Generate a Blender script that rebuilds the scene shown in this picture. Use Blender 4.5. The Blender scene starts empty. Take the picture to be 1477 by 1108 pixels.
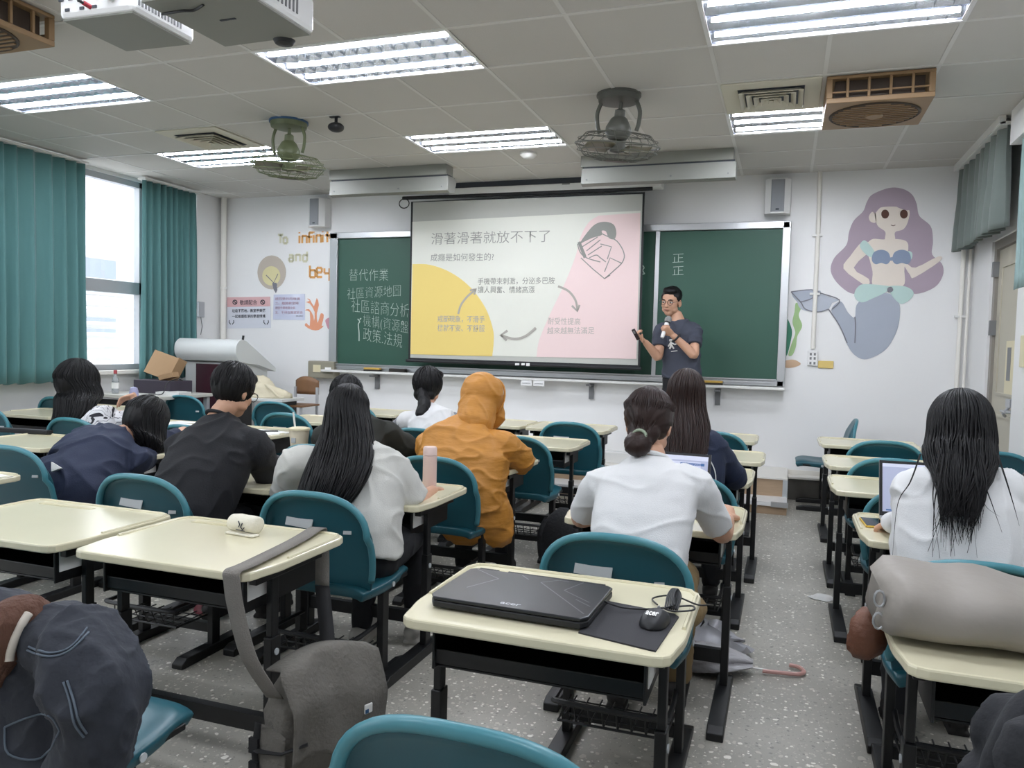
import bpy, bmesh, math, random
from mathutils import Vector, Matrix, Euler, noise as mnoise
from math import sin, cos, pi, sqrt, exp, radians as R
random.seed(7)
SC = bpy.context.scene
C = SC.collection
# ---------------------------------------------------------------- camera
CZ = 1.40
FPX = 1129.86
CR = Vector((0.943654, 0.329966, 0.025303)); CU = Vector((-0.040573, 0.039472, 0.998397)); CF = Vector((-0.328438, 0.943167, -0.050635))
cam_d = bpy.data.cameras.new('camera'); cam = bpy.data.objects.new('camera', cam_d); C.objects.link(cam)
cam_d.sensor_fit = 'HORIZONTAL'; cam_d.sensor_width = 36.0; cam_d.lens = FPX * 36.0 / 1477.0
cam_d.clip_start = 0.05; cam_d.clip_end = 200
cam.matrix_world = Matrix(((CR.x, CU.x, -CF.x, 0), (CR.y, CU.y, -CF.y, 0), (CR.z, CU.z, -CF.z, CZ), (0, 0, 0, 1)))
SC.camera = cam
# ---------------------------------------------------------------- light, exposure
SC.view_settings.view_transform = 'Standard'; SC.view_settings.look = 'None'
SC.view_settings.gamma = 1.0; SC.view_settings.use_curve_mapping = False
SC.view_settings.exposure = 0.0
TUBE = 76.0          # emission of the fluorescent tubes
SKY = 4.5            # overcast sky outside the window
w = bpy.data.worlds.new('World'); SC.world = w; w.use_nodes = True
wb = w.node_tree.nodes['Background']; wb.inputs[0].default_value = (0.93, 0.96, 1.0, 1); wb.inputs[1].default_value = SKY
SC.cycles.max_bounces = 8; SC.cycles.diffuse_bounces = 5; SC.cycles.glossy_bounces = 4; SC.cycles.transmission_bounces = 6
SC.cycles.sample_clamp_indirect = 6.0
SC.cycles.caustics_reflective = False; SC.cycles.caustics_refractive = False

def at(x, y, Y=None, z=None, X=None):
    """a measured photo point brought to real distance: on the plane Y=, z= or X= of the room"""
    d = CR * ((x - 738.5) / FPX) - CU * ((y - 554.0) / FPX) + CF
    t = Y / d.y if Y is not None else ((z - CZ) / d.z if z is not None else X / d.x)
    return Vector((d.x * t, d.y * t, CZ + d.z * t))
# ---------------------------------------------------------------- materials
def lin(h):
    h = h.lstrip('#'); o = []
    for i in (0, 2, 4):
        c = int(h[i:i+2], 16) / 255.0
        o.append(c / 12.92 if c <= 0.04045 else ((c + 0.055) / 1.055) ** 2.4)
    return (o[0], o[1], o[2], 1.0)
def mat(name, hexc, rough=0.5, metal=0.0, var=0.0, vscale=12.0, bump=0.0, bscale=60.0, emit=0.0, spec=0.5, stretch=None, trans=0.0, sheen=0.0, coat=0.0, alpha=1.0):
    m = bpy.data.materials.new(name); m.use_nodes = True
    nt = m.node_tree; b = nt.nodes['Principled BSDF']; c = lin(hexc)
    b.inputs['Base Color'].default_value = c; b.inputs['Roughness'].default_value = rough
    b.inputs['Metallic'].default_value = metal; b.inputs['Specular IOR Level'].default_value = spec
    if trans: b.inputs['Transmission Weight'].default_value = trans
    if sheen: b.inputs['Sheen Weight'].default_value = sheen
    if coat: b.inputs['Coat Weight'].default_value = coat
    if emit: b.inputs['Emission Color'].default_value = c; b.inputs['Emission Strength'].default_value = emit
    if alpha < 1: b.inputs['Alpha'].default_value = alpha
    if var or bump:
        tc = nt.nodes.new('ShaderNodeTexCoord'); mp = nt.nodes.new('ShaderNodeMapping')
        nt.links.new(tc.outputs['Object'], mp.inputs[0])
        if stretch: mp.inputs['Scale'].default_value = stretch
    if var:
        n = nt.nodes.new('ShaderNodeTexNoise'); n.inputs['Scale'].default_value = vscale; n.inputs['Detail'].default_value = 5
        nt.links.new(mp.outputs[0], n.inputs['Vector'])
        mx = nt.nodes.new('ShaderNodeMix'); mx.data_type = 'RGBA'
        mx.inputs[6].default_value = tuple(x * (1 - var) for x in c[:3]) + (1,); mx.inputs[7].default_value = tuple(min(1, x * (1 + var)) for x in c[:3]) + (1,)
        nt.links.new(n.outputs[0], mx.inputs[0]); nt.links.new(mx.outputs[2], b.inputs['Base Color'])
    if bump:
        n2 = nt.nodes.new('ShaderNodeTexNoise'); n2.inputs['Scale'].default_value = bscale; n2.inputs['Detail'].default_value = 4
        nt.links.new(mp.outputs[0], n2.inputs['Vector'])
        bp = nt.nodes.new('ShaderNodeBump'); bp.inputs['Strength'].default_value = bump; bp.inputs['Distance'].default_value = 0.02
        nt.links.new(n2.outputs[0], bp.inputs['Height']); nt.links.new(bp.outputs[0], b.inputs['Normal'])
    return m
# ---------------------------------------------------------------- mesh builder
def V(*a): return Vector(a)
def frames(pts):
    out = []; n = len(pts); t0 = (pts[1] - pts[0]).normalized()
    up = V(0, 0, 1) if abs(t0.z) < 0.9 else V(0, 1, 0)
    a = t0.cross(up).normalized()
    for i in range(n):
        t = (pts[min(i+1, n-1)] - pts[max(i-1, 0)])
        t = t.normalized() if t.length > 1e-9 else t0
        a = (a - t * a.dot(t)); a = a.normalized() if a.length > 1e-6 else t.orthogonal().normalized()
        out.append((a, t.cross(a).normalized(), t))
    return out
class MB:
    def __init__(s): s.v = []; s.f = []; s.m = []
    def add(s, vs, fs, m=0):
        k = len(s.v); s.v += [Vector(x) for x in vs]
        for f in fs: s.f.append([i + k for i in f]); s.m.append(m)
        return s
    def box(s, c, d, m=0, rot=None):
        c = Vector(c); vs = []
        for z in (-.5, .5):
            for x, y in ((-.5, -.5), (.5, -.5), (.5, .5), (-.5, .5)):
                p = V(x * d[0], y * d[1], z * d[2])
                if rot is not None: p = rot @ p
                vs.append(p + c)
        return s.add(vs, [(3, 2, 1, 0), (4, 5, 6, 7), (0, 1, 5, 4), (1, 2, 6, 5), (2, 3, 7, 6), (3, 0, 4, 7)], m)
    def bb(s, x0, x1, y0, y1, z0, z1, m=0): return s.box(((x0+x1)/2, (y0+y1)/2, (z0+z1)/2), (x1-x0, y1-y0, z1-z0), m)
    def loft(s, rings, m=0, cap=True, closed=True):
        n = len(rings[0]); vs = [p for r in rings for p in r]; fs = []
        for i in range(len(rings) - 1):
            for j in range(n if closed else n - 1):
                a = i*n + j; b = i*n + (j+1) % n
                fs.append((a, b, b + n, a + n))
        if cap and closed:
            fs.append(tuple(range(n - 1, -1, -1))); fs.append(tuple(range((len(rings)-1)*n, len(rings)*n)))
        return s.add(vs, fs, m)
    def tube(s, pts, r, n=8, m=0, cap=True, flat=1.0, dome=False):
        pts = [Vector(p) for p in pts]; k = len(pts)
        rs = list(r) if isinstance(r, (list, tuple)) else [r] * k
        if dome:
            t0 = (pts[0] - pts[1]).normalized(); t1 = (pts[-1] - pts[-2]).normalized()
            pts = [pts[0] + t0*rs[0]*.92, pts[0] + t0*rs[0]*.6] + pts + [pts[-1] + t1*rs[-1]*.6, pts[-1] + t1*rs[-1]*.92]
            rs = [rs[0]*.35, rs[0]*.8] + rs + [rs[-1]*.8, rs[-1]*.35]
        fr = frames(pts); rings = []
        for p, (a, b, t), q in zip(pts, fr, rs):
            rings.append([p + a * (cos(2*pi*j/n) * q) + b * (sin(2*pi*j/n) * q * flat) for j in range(n)])
        return s.loft(rings, m, cap)
    def cyl(s, p0, p1, r, r2=None, n=16, m=0): return s.tube([p0, p1], [r, r if r2 is None else r2], n, m)
    def lathe(s, prof, c=(0, 0, 0), n=24, m=0, rot=None):
        c = Vector(c); rings = []
        for r, z in prof:
            ring = [V(max(r, 1e-4) * cos(2*pi*j/n), max(r, 1e-4) * sin(2*pi*j/n), z) for j in range(n)]
            if rot is not None: ring = [rot @ p for p in ring]
            rings.append([p + c for p in ring])
        return s.loft(rings, m)
    def prism(s, poly, z0, z1, M=None, m=0):
        n = len(poly); vs = [V(x, y, z0) for x, y in poly] + [V(x, y, z1) for x, y in poly]
        if M is not None: vs = [M @ p for p in vs]
        fs = [tuple(range(n - 1, -1, -1)), tuple(range(n, 2*n))] + [(i, (i+1) % n, n + (i+1) % n, n + i) for i in range(n)]
        return s.add(vs, fs, m)
    def ell(s, c, r, nu=16, nv=12, rot=None, m=0):
        c = Vector(c); rings = []
        for i in range(nv + 1):
            th = pi * i / nv; th = min(max(th, 0.02), pi - 0.02)
            ring = []
            for j in range(nu):
                p = V(r[0]*sin(th)*cos(2*pi*j/nu), r[1]*sin(th)*sin(2*pi*j/nu), -r[2]*cos(th))
                ring.append((rot @ p if rot is not None else p) + c)
            rings.append(ring)
        return s.loft(rings, m)
    def grid(s, fn, nu, nv, m=0):
        vs = [fn(i/nu, j/nv) for j in range(nv+1) for i in range(nu+1)]
        fs = [(j*(nu+1)+i, j*(nu+1)+i+1, (j+1)*(nu+1)+i+1, (j+1)*(nu+1)+i) for j in range(nv) for i in range(nu)]
        return s.add(vs, fs, m)
    def mesh(s, name):
        me = bpy.data.meshes.new(name); me.from_pydata([tuple(p) for p in s.v], [], s.f)
        for p, k in zip(me.polygons, s.m): p.material_index = k
        me.validate(); me.update(); return me
    def build(s, name, mats, parent=None, loc=None, bevel=0, smooth=40, solid=0, soff=-1, sub=0, rotz=0):
        me = s.mesh(name)
        return link(name, me, mats, parent, loc, bevel, smooth, solid, soff, sub, rotz)
def link(name, me, mats, parent=None, loc=None, bevel=0, smooth=40, solid=0, soff=-1, sub=0, rotz=0):
    for mm in (mats if isinstance(mats, (list, tuple)) else [mats]): me.materials.append(mm)
    if smooth:
        me.shade_smooth()
        if smooth < 180: me.set_sharp_from_angle(angle=R(smooth))
    o = bpy.data.objects.new(name, me); C.objects.link(o)
    if parent is not None: o.parent = parent
    if loc is not None: o.location = loc
    if rotz: o.rotation_euler = (0, 0, rotz)
    if solid:
        md = o.modifiers.new('solid', 'SOLIDIFY'); md.thickness = solid; md.offset = soff
    if bevel:
        md = o.modifiers.new('bevel', 'BEVEL'); md.width = bevel; md.segments = 2; md.limit_method = 'ANGLE'; md.angle_limit = R(45)
    if sub:
        md = o.modifiers.new('sub', 'SUBSURF'); md.levels = sub; md.render_levels = sub
    return o
def fixn(me):
    bm = bmesh.new(); bm.from_mesh(me); bmesh.ops.recalc_face_normals(bm, faces=bm.faces); bm.to_mesh(me); bm.free()
def tag(o, label, cat, group=None):
    o['label'] = label; o['category'] = cat
    if group: o['group'] = group
    return o
def thing(name, label, cat, loc=(0, 0, 0), rotz=0, group=None):
    o = bpy.data.objects.new(name, None); C.objects.link(o); o.empty_display_size = 0.1
    o.location = loc; o.rotation_euler = (0, 0, rotz)
    return tag(o, label, cat, group)
def struct(o): o['kind'] = 'structure'; return o
KIDS = {}
def dup(root, loc, rotz=0, label=None, group=None, skip=()):
    r = root.copy(); C.objects.link(r); r.location = loc; r.rotation_euler = (0, 0, rotz)
    if label: r['label'] = label
    if group: r['group'] = group
    for ch in root.children:
        if ch.name.split('.')[0] in skip: continue
        c = ch.copy(); C.objects.link(c); c.parent = r
        for g in ch.children:
            d = g.copy(); C.objects.link(d); d.parent = c
    return r
def spline(pts, n=6, closed=True):
    k = len(pts); out = []
    rng = range(k) if closed else range(k - 1)
    for i in rng:
        if closed: p = [pts[(i + j - 1) % k] for j in range(4)]
        else: p = [pts[min(max(i + j - 1, 0), k - 1)] for j in range(4)]
        for t in range(n):
            t /= n
            out.append(tuple(0.5 * ((2*p[1][d]) + (-p[0][d] + p[2][d])*t + (2*p[0][d] - 5*p[1][d] + 4*p[2][d] - p[3][d])*t*t + (-p[0][d] + 3*p[1][d] - 3*p[2][d] + p[3][d])*t**3) for d in range(len(p[1]))))
    if not closed: out.append(tuple(pts[-1]))
    return out
def decal(name, px, m, parent, Y, th=0.003, smooth=True, n=5):
    """flat painted/printed shape lying on a wall or screen plane Y; th = its thickness"""
    pts = spline(px, n) if smooth else px
    loc = parent.matrix_basis.translation if parent is not None else V(0, 0, 0)
    a = [at(x, y, Y=Y) - loc for x, y in pts]
    k = len(a); mb = MB()
    if sum(a[i].x * a[(i+1) % k].z - a[(i+1) % k].x * a[i].z for i in range(k)) < 0: a.reverse()
    vs = [p - V(0, th, 0) for p in a] + a
    mb.add(vs, [tuple(range(k))] + [(i, i + k, (i+1) % k + k, (i+1) % k) for i in range(k)])
    me = mb.mesh(name)
    return link(name, me, m, parent, smooth=0)
def stroke(name, paths, wpx, m, parent, Y, th=0.002):
    """thin painted lines on a plane Y: quads strips, width in metres"""
    loc = parent.matrix_basis.translation if parent is not None else V(0, 0, 0)
    mb = MB()
    for path in paths:
        a = [at(x, y, Y=Y) - loc for x, y in path]
        L = []
        for i, p in enumerate(a):
            t = (a[min(i+1, len(a)-1)] - a[max(i-1, 0)]).normalized(); nrm = V(-t.z, 0, t.x) * (wpx / 2)
            L.append((p + nrm - V(0, th, 0), p - nrm - V(0, th, 0)))
        for (p, q), (p2, q2) in zip(L, L[1:]): mb.add([p, q, q2, p2], [(0, 1, 2, 3)])
    return mb.build(name, m, parent, smooth=0)
def text_mesh(body, bold=0.0):
    cu = bpy.data.curves.new('txt', 'FONT'); cu.body = body; cu.size = 1.0; cu.offset = bold; cu.resolution_u = 3
    o = bpy.data.objects.new('txt', cu); C.objects.link(o)
    dg = bpy.context.evaluated_depsgraph_get(); dg.update()
    me = bpy.data.meshes.new_from_object(o.evaluated_get(dg)); bpy.data.objects.remove(o); bpy.data.curves.remove(cu)
    return me
def text(name, body, m, parent, origin, ux, uy, bold=0.0, thick=0):
    """lettering fitted into the box origin + ux (full width) x uy (full height)"""
    me = text_mesh(body, bold)
    if len(me.vertices) == 0: return None
    xs = [v.co.x for v in me.vertices]; ys = [v.co.y for v in me.vertices]
    x0, x1, y0, y1 = min(xs), max(xs), min(ys), max(ys)
    o3 = Vector(origin); ux = Vector(ux); uy = Vector(uy); nz = ux.cross(uy).normalized()
    for v in me.vertices:
        v.co = o3 + ux * ((v.co.x - x0) / max(x1 - x0, 1e-6)) + uy * ((v.co.y - y0) / max(y1 - y0, 1e-6))
    return link(name, me, m, parent, smooth=0)
def wall_text(name, body, m, parent, p0, p1, hpx, Y, bold=0.0, off=0.004):
    """text on plane Y whose bottom runs p0 -> p1 (photo px), hpx tall"""
    loc = parent.matrix_basis.translation if parent is not None else V(0, 0, 0)
    a = at(*p0, Y=Y); b = at(*p1, Y=Y); c = at(p0[0], p0[1] - hpx, Y=Y)
    return text(name, body, m, parent, a - loc - V(0, off, 0), b - a, V(0, 0, c.z - a.z), bold)
# ---------------------------------------------------------------- setting
YW = 8.0; ZC = 3.095; XL = -6.72; XR = 1.55; YB = -2.4
M = {}
M['wall'] = mat('wall paint', '#e6e6e6', .6, var=.03, vscale=1.5)
M['wallc'] = mat('wall cream', '#e6e3dc', .6, var=.04, vscale=1.2)
M['tile'] = mat('ceiling tile', '#c9c6c1', .9, var=.02, vscale=3, bump=.12, bscale=140)
M['tbar'] = mat('ceiling grid', '#d5d3cf', .5)
M['white'] = mat('white enamel', '#e2e2df', .4)
M['whitep'] = mat('white plastic', '#e4e4e4', .35)
M['offw'] = mat('ivory plastic', '#d8cfae', .45)
M['alu'] = mat('aluminium', '#b9bbbd', .35, metal=.7)
M['alud'] = mat('window aluminium', '#b4b6ba', .45, metal=.2)
M['black'] = mat('black steel', '#08090b', .45, var=.25, vscale=9)
M['blackp'] = mat('black plastic', '#15161a', .5)
M['grey'] = mat('grey plastic', '#77787a', .5)
M['teal'] = mat('teal moulded plastic', '#1c515d', .38, var=.07, vscale=5)
M['tealr'] = mat('teal rim highlight', '#42808c', .36)  # same plastic as the shaded back; rim highlight painted as a lighter teal
M['cream'] = mat('cream desk top', '#d8d2b6', .2, var=.05, vscale=4)
M['creamd'] = mat('cream groove shade', '#c4bc98', .4)
M['paper'] = mat('paper', '#e6e6e4', .7)
M['paperg'] = mat('grey label', '#b9bec0', .6)
M['ink'] = mat('dark ink', '#3c4048', .7)
M['skin'] = mat('skin', '#c69a80', .5, var=.05, vscale=14)
M['wood'] = mat('laminate wood', '#b49b80', .5, var=.16, vscale=9, stretch=(1, 6, 14))
def floor_mat():
    m = bpy.data.materials.new('terrazzo'); m.use_nodes = True; nt = m.node_tree; b = nt.nodes['Principled BSDF']
    L = nt.links.new; N = nt.nodes.new
    tc = N('ShaderNodeTexCoord'); base = lin('#7f7d77')
    nz = N('ShaderNodeTexNoise'); nz.inputs['Scale'].default_value = 1.6; nz.inputs['Detail'].default_value = 6; L(tc.outputs['Object'], nz.inputs['Vector'])
    r0 = N('ShaderNodeValToRGB'); r0.color_ramp.elements[0].position = .3; r0.color_ramp.elements[0].color = lin('#97948b'); r0.color_ramp.elements[1].position = .7; r0.color_ramp.elements[1].color = lin('#b7b4ab'); L(nz.outputs[0], r0.inputs[0])
    prev = r0.outputs[0]
    nd = N('ShaderNodeTexNoise'); nd.inputs['Scale'].default_value = 26; L(tc.outputs['Object'], nd.inputs['Vector'])
    wv = N('ShaderNodeMix'); wv.data_type = 'VECTOR'; wv.inputs[0].default_value = .022; L(tc.outputs['Object'], wv.inputs[4]); L(nd.outputs['Color'], wv.inputs[5])
    for sc, thr, cols, size in ((120, .45, ('#9c998f', '#cbc8be', '#8a8882'), .4), (58, .5, ('#bab7ad', '#ece9e1', '#8b8983'), .40), (27, .5, ('#c6c2b8', '#efece4', '#a29f98'), .42)):
        vo = N('ShaderNodeTexVoronoi'); vo.inputs['Scale'].default_value = sc; L(wv.outputs[1], vo.inputs['Vector'])
        sp = N('ShaderNodeSeparateColor'); L(vo.outputs['Color'], sp.inputs[0])
        rp = N('ShaderNodeValToRGB'); rp.color_ramp.interpolation = 'CONSTANT'
        e = rp.color_ramp.elements; e[0].position = 0; e[0].color = lin(cols[2]); e[1].position = .25; e[1].color = lin(cols[0]); q = e.new(.7); q.color = lin(cols[1])
        L(sp.outputs[0], rp.inputs[0])
        lt = N('ShaderNodeMath'); lt.operation = 'LESS_THAN'; L(vo.outputs['Distance'], lt.inputs[0])
        ml = N('ShaderNodeMath'); ml.operation = 'MULTIPLY_ADD'; L(sp.outputs[2], ml.inputs[0]); ml.inputs[1].default_value = size; ml.inputs[2].default_value = .06; L(ml.outputs[0], lt.inputs[1])
        gt = N('ShaderNodeMath'); gt.operation = 'GREATER_THAN'; L(sp.outputs[1], gt.inputs[0]); gt.inputs[1].default_value = thr
        an = N('ShaderNodeMath'); an.operation = 'MULTIPLY'; L(lt.outputs[0], an.inputs[0]); L(gt.outputs[0], an.inputs[1])
        mx = N('ShaderNodeMix'); mx.data_type = 'RGBA'; L(an.outputs[0], mx.inputs[0]); L(prev, mx.inputs[6]); L(rp.outputs[0], mx.inputs[7]); prev = mx.outputs[2]
    L(prev, b.inputs['Base Color']); b.inputs['Roughness'].default_value = .38
    return m
M['floor'] = floor_mat()
struct(MB().bb(XL - .15, XR + .15, YB - .1, YW + .1, -.1, 0).build('floor', M['floor'], smooth=0))
# ceiling: tiles with holes where lights are let in
GX = [XL, -6.27, -5.645, -5.02, -4.39, -3.72, -3.06, -2.435, -1.81, -1.14, -.47, .155, .78, XR]
GY = [YB, -1.82, -1.2, -.6, .03, .65, 1.33, 2.0, 2.62, 3.3, 3.95, 4.57, 5.22, 5.88, 6.48, 7.1, 7.7, YW]
LX = [(-5.645, -4.39), (-3.06, -1.81), (-.47, .78)]; LY = [(5.88, 6.48), (3.95, 4.57), (2.0, 2.62), (.03, .65)]  # last two rows are unseen, added to help light the room
mb = MB()
for i in range(len(GX) - 1):
    for j in range(len(GY) - 1):
        cx = (GX[i] + GX[i+1]) / 2; cy = (GY[j] + GY[j+1]) / 2
        if any(a < cx < b and c < cy < d for a, b in LX for c, d in LY): continue
        mb.bb(GX[i], GX[i+1], GY[j], GY[j+1], ZC, ZC + .02)
struct(mb.build('ceiling', M['tile'], smooth=0))
mb = MB()
for i, x in enumerate(GX[1:-1]):
    for y0, y1 in zip(GY, GY[1:]):
        if not any(a < x < b and c < (y0 + y1)/2 < d for a, b in LX for c, d in LY): mb.bb(x - .012, x + .012, y0, y1, ZC - .003, ZC + .001)
for y in GY[1:-1]: mb.bb(XL, XR, y - .012, y + .012, ZC - .004, ZC + .001)
struct(mb.build('trim_1', M['tbar'], smooth=0))
mb = MB(); mb.bb(XL - .3, XR + .3, YW, YW + .15, 0, ZC + .3)
struct(mb.build('wall_front', M['wall'], smooth=0))
struct(MB().bb(XL - .3, XR + .3, YB - .15, YB, 0, ZC + .3).build('wall_back', M['wall'], smooth=0))
# left wall with a band of windows
SILL = 1.02
mb = MB(); mb.bb(XL - .2, XL, YB, YW, 0, SILL); mb.bb(XL - .2, XL, YB, YW, 3.06, ZC + .3); mb.bb(XL - .2, XL + .1, 7.56, YW, 0, ZC + .02); mb.bb(XL - .2, XL, YB, YB + .5, SILL, 3.06)
for y in (2.0, ): mb.bb(XL - .2, XL, y, y + .5, SILL, 3.06)
struct(mb.build('wall_left', M['wall'], smooth=0))
# right wall with a door bay; nearer pier stands proud
mb = MB(); mb.bb(XR, XR + .15, YB, 6.52, 0, ZC + .02); mb.bb(XR, XR + .15, 7.35, YW, 0, ZC + .02); mb.bb(XR, XR + .15, 6.52, 7.35, 2.33, ZC + .02)
struct(mb.build('wall_right', M['wall'], smooth=0))
M['doorp'] = mat('door paint', '#b7b2a2', .5, var=.04, vscale=3)
M['doorf'] = mat('door frame paint', '#8f8a82', .5)
mb = MB(); mb.bb(XR + .02, XR + .14, 7.28, 7.35, 0, 2.33); mb.bb(XR + .02, XR + .14, 6.33, 6.40, 0, 2.33); mb.bb(XR + .02, XR + .14, 6.40, 7.28, 2.26, 2.33)
fr = struct(mb.build('door_1', M['doorf'], smooth=0))
mb = MB(); mb.bb(XR + .04, XR + .09, 6.41, 7.27, .01, 2.25); d = mb.build('door_leaf', M['doorp'], fr, smooth=0)
mb = MB()
for z0, z1 in ((.15, .95), (1.1, 2.12)):
    for a in ((6.53, 6.55, z0, z1), (7.13, 7.15, z0, z1), (6.53, 7.15, z0, z0 + .02), (6.53, 7.15, z1 - .02, z1)): mb.bb(XR + .03, XR + .045, *a)
mb.build('panel_moulding', M['doorp'], d, smooth=0)
mb = MB(); mb.cyl((XR + .045, 6.53, 1.0), (XR - .03, 6.53, 1.0), .012); mb.cyl((XR - .03, 6.53, 1.0), (XR - .03, 6.66, 1.0), .01); mb.bb(XR + .03, XR + .045, 6.5, 6.56, .92, 1.1)
mb.build('door_handle', M['alu'], d)
for z in (.4, 1.63, 2.1):
    mb = MB(); mb.bb(XR - .005, XR + .05, 7.26, 7.30, z - .06, z + .06); mb.build('hinge', M['grey'], fr, smooth=0)
# windows: frame posts, transom, panes
def glass_mat():
    m = bpy.data.materials.new('window glass'); m.use_nodes = True; nt = m.node_tree; nt.nodes.remove(nt.nodes['Principled BSDF'])
    a = nt.nodes.new('ShaderNodeBsdfTransparent'); a.inputs[0].default_value = (.93, .95, .96, 1); g = nt.nodes.new('ShaderNodeBsdfGlossy'); g.inputs[1].default_value = .02; x = nt.nodes.new('ShaderNodeMixShader'); x.inputs[0].default_value = .06
    nt.links.new(a.outputs[0], x.inputs[1]); nt.links.new(g.outputs[0], x.inputs[2]); nt.links.new(x.outputs[0], nt.nodes['Material Output'].inputs[0]); return m
M['glass'] = glass_mat()
W = [(-1.9, 2.0), (2.5, 7.56)]
for k, (y0, y1) in enumerate(W):
    mb = MB(); x0, x1 = XL - .11, XL - .03
    for z0, z1 in ((SILL, SILL + .06), (3.0, 3.06), (1.84, 1.97)): mb.bb(x0, x1, y0, y1, z0, z1)
    ys = [y0 + .03, y1 - .03]
    if k == 1: ys += [6.0, 4.45, 6.86]
    for y in ys: mb.bb(x0, x1, y - .035, y + .035, SILL, 3.06)
    if k == 1: mb.bb(x0 + .02, x1 + .04, 5.92, 5.97, SILL, 3.06)
    wf = struct(mb.build('window_%d' % (k + 1), M['alud'], smooth=0))
    ys = sorted(ys)
    for a, b in zip(ys, ys[1:]):
        for z0, z1 in ((SILL + .06, 1.84), (1.97, 3.0)):
            mb = MB(); mb.bb(x0 + .035, x0 + .041, a + .03, b - .03, z0, z1); mb.build('pane', M['glass'], wf, smooth=0)
struct(MB().bb(XL - .2, XL + .09, YB + .5, 7.56, SILL - .04, SILL).build('trim_2', M['wallc'], smooth=0, bevel=.005))
# outside: white louvred screen and a pale block across the street
t = thing('louvre_screen', 'white horizontal slatted screen outside the lower window pane', 'louvre screen', (XL - .75, 5.5, 0))
for k in range(9):
    mb = MB(); mb.box((0, 0, 1.0 + k * .125), (.12, 6.5, .012), rot=Euler((0, R(38), 0)).to_matrix()); mb.build('slat', M['whitep'], t, smooth=0)
mb = MB(); mb.bb(.05, .09, -1.0, -.96, .9, 2.1); mb.bb(.05, .09, .93, .97, .9, 2.1); mb.bb(.05, .09, 2.4, 2.44, .9, 2.1); mb.build('upright', M['alu'], t, smooth=0)
M['far'] = mat('far facade', '#b9b4b6', .8, var=.08, vscale=.6)
M['fard'] = mat('far facade window', '#79808c', .3)
t = thing('building', 'pale apartment block seen through the window', 'building', (-17, 17, -3))
mb = MB(); mb.bb(-4, 3, -6, 5, 0, 7.0); mb.bb(-3, 2, -1, 3, 7.0, 8.6); mb.build('facade', M['far'], t, smooth=0)
for y in (-4, -2, 0, 2, 3.6):
    for z in (4.6, 5.7):
        mb = MB(); mb.bb(2.98, 3.05, y - .45, y + .45, z - .3, z + .3); mb.build('window', M['fard'], t, smooth=0)
# base board, conduit pipes, ledge
struct(MB().bb(.05, XR, YW - .015, YW, .2, .26).build('baseboard_front', M['wallc'], smooth=0))
M['riser'] = mat('shaded terrazzo riser', '#55534e', .6, var=.15, vscale=30)  # shadow on the riser face is put into this darker tone
struct(MB().bb(.07, XR, 7.82, YW, 0, .2).build('trim_3', [M['riser']], smooth=0))
struct(MB().bb(.07, XR, 7.8, YW - .015, .2, .215).build('trim_4', M['wallc'], smooth=0))
# teaching platform with two wood risers
t = thing('platform', 'wood-faced two-step platform along the wall below the chalkboard', 'platform', (-2.5, 7.0, 0))
mb = MB(); mb.bb(-2.6, 2.56, .30, .99, .0, .262); mb.build('upper_step', M['wood'], t, smooth=0)
mb = MB(); mb.bb(-2.6, 2.56, .03, .30, 0, .095); mb.build('lower_step', M['wood'], t, smooth=0)
mb = MB(); mb.bb(-2.6, 2.56, .0, .31, .095, .11); mb.bb(-2.6, 2.56, -.002, .03, .075, .1); mb.build('nosing', M['whitep'], t, smooth=0)
mb = MB(); mb.bb(2.43, 2.57, -.008, .02, .07, .112); mb.build('corner_plate', M['alu'], t, smooth=0)
mb = MB(); mb.bb(-2.6, 2.56, .285, .99, .262, .275); mb.build('deck', M['wallc'], t, smooth=0)
mb = MB(); mb.bb(2.52, 2.562, .285, .33, .11, .262); mb.build('edge_strip', M['paperg'], t, smooth=0)
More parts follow.
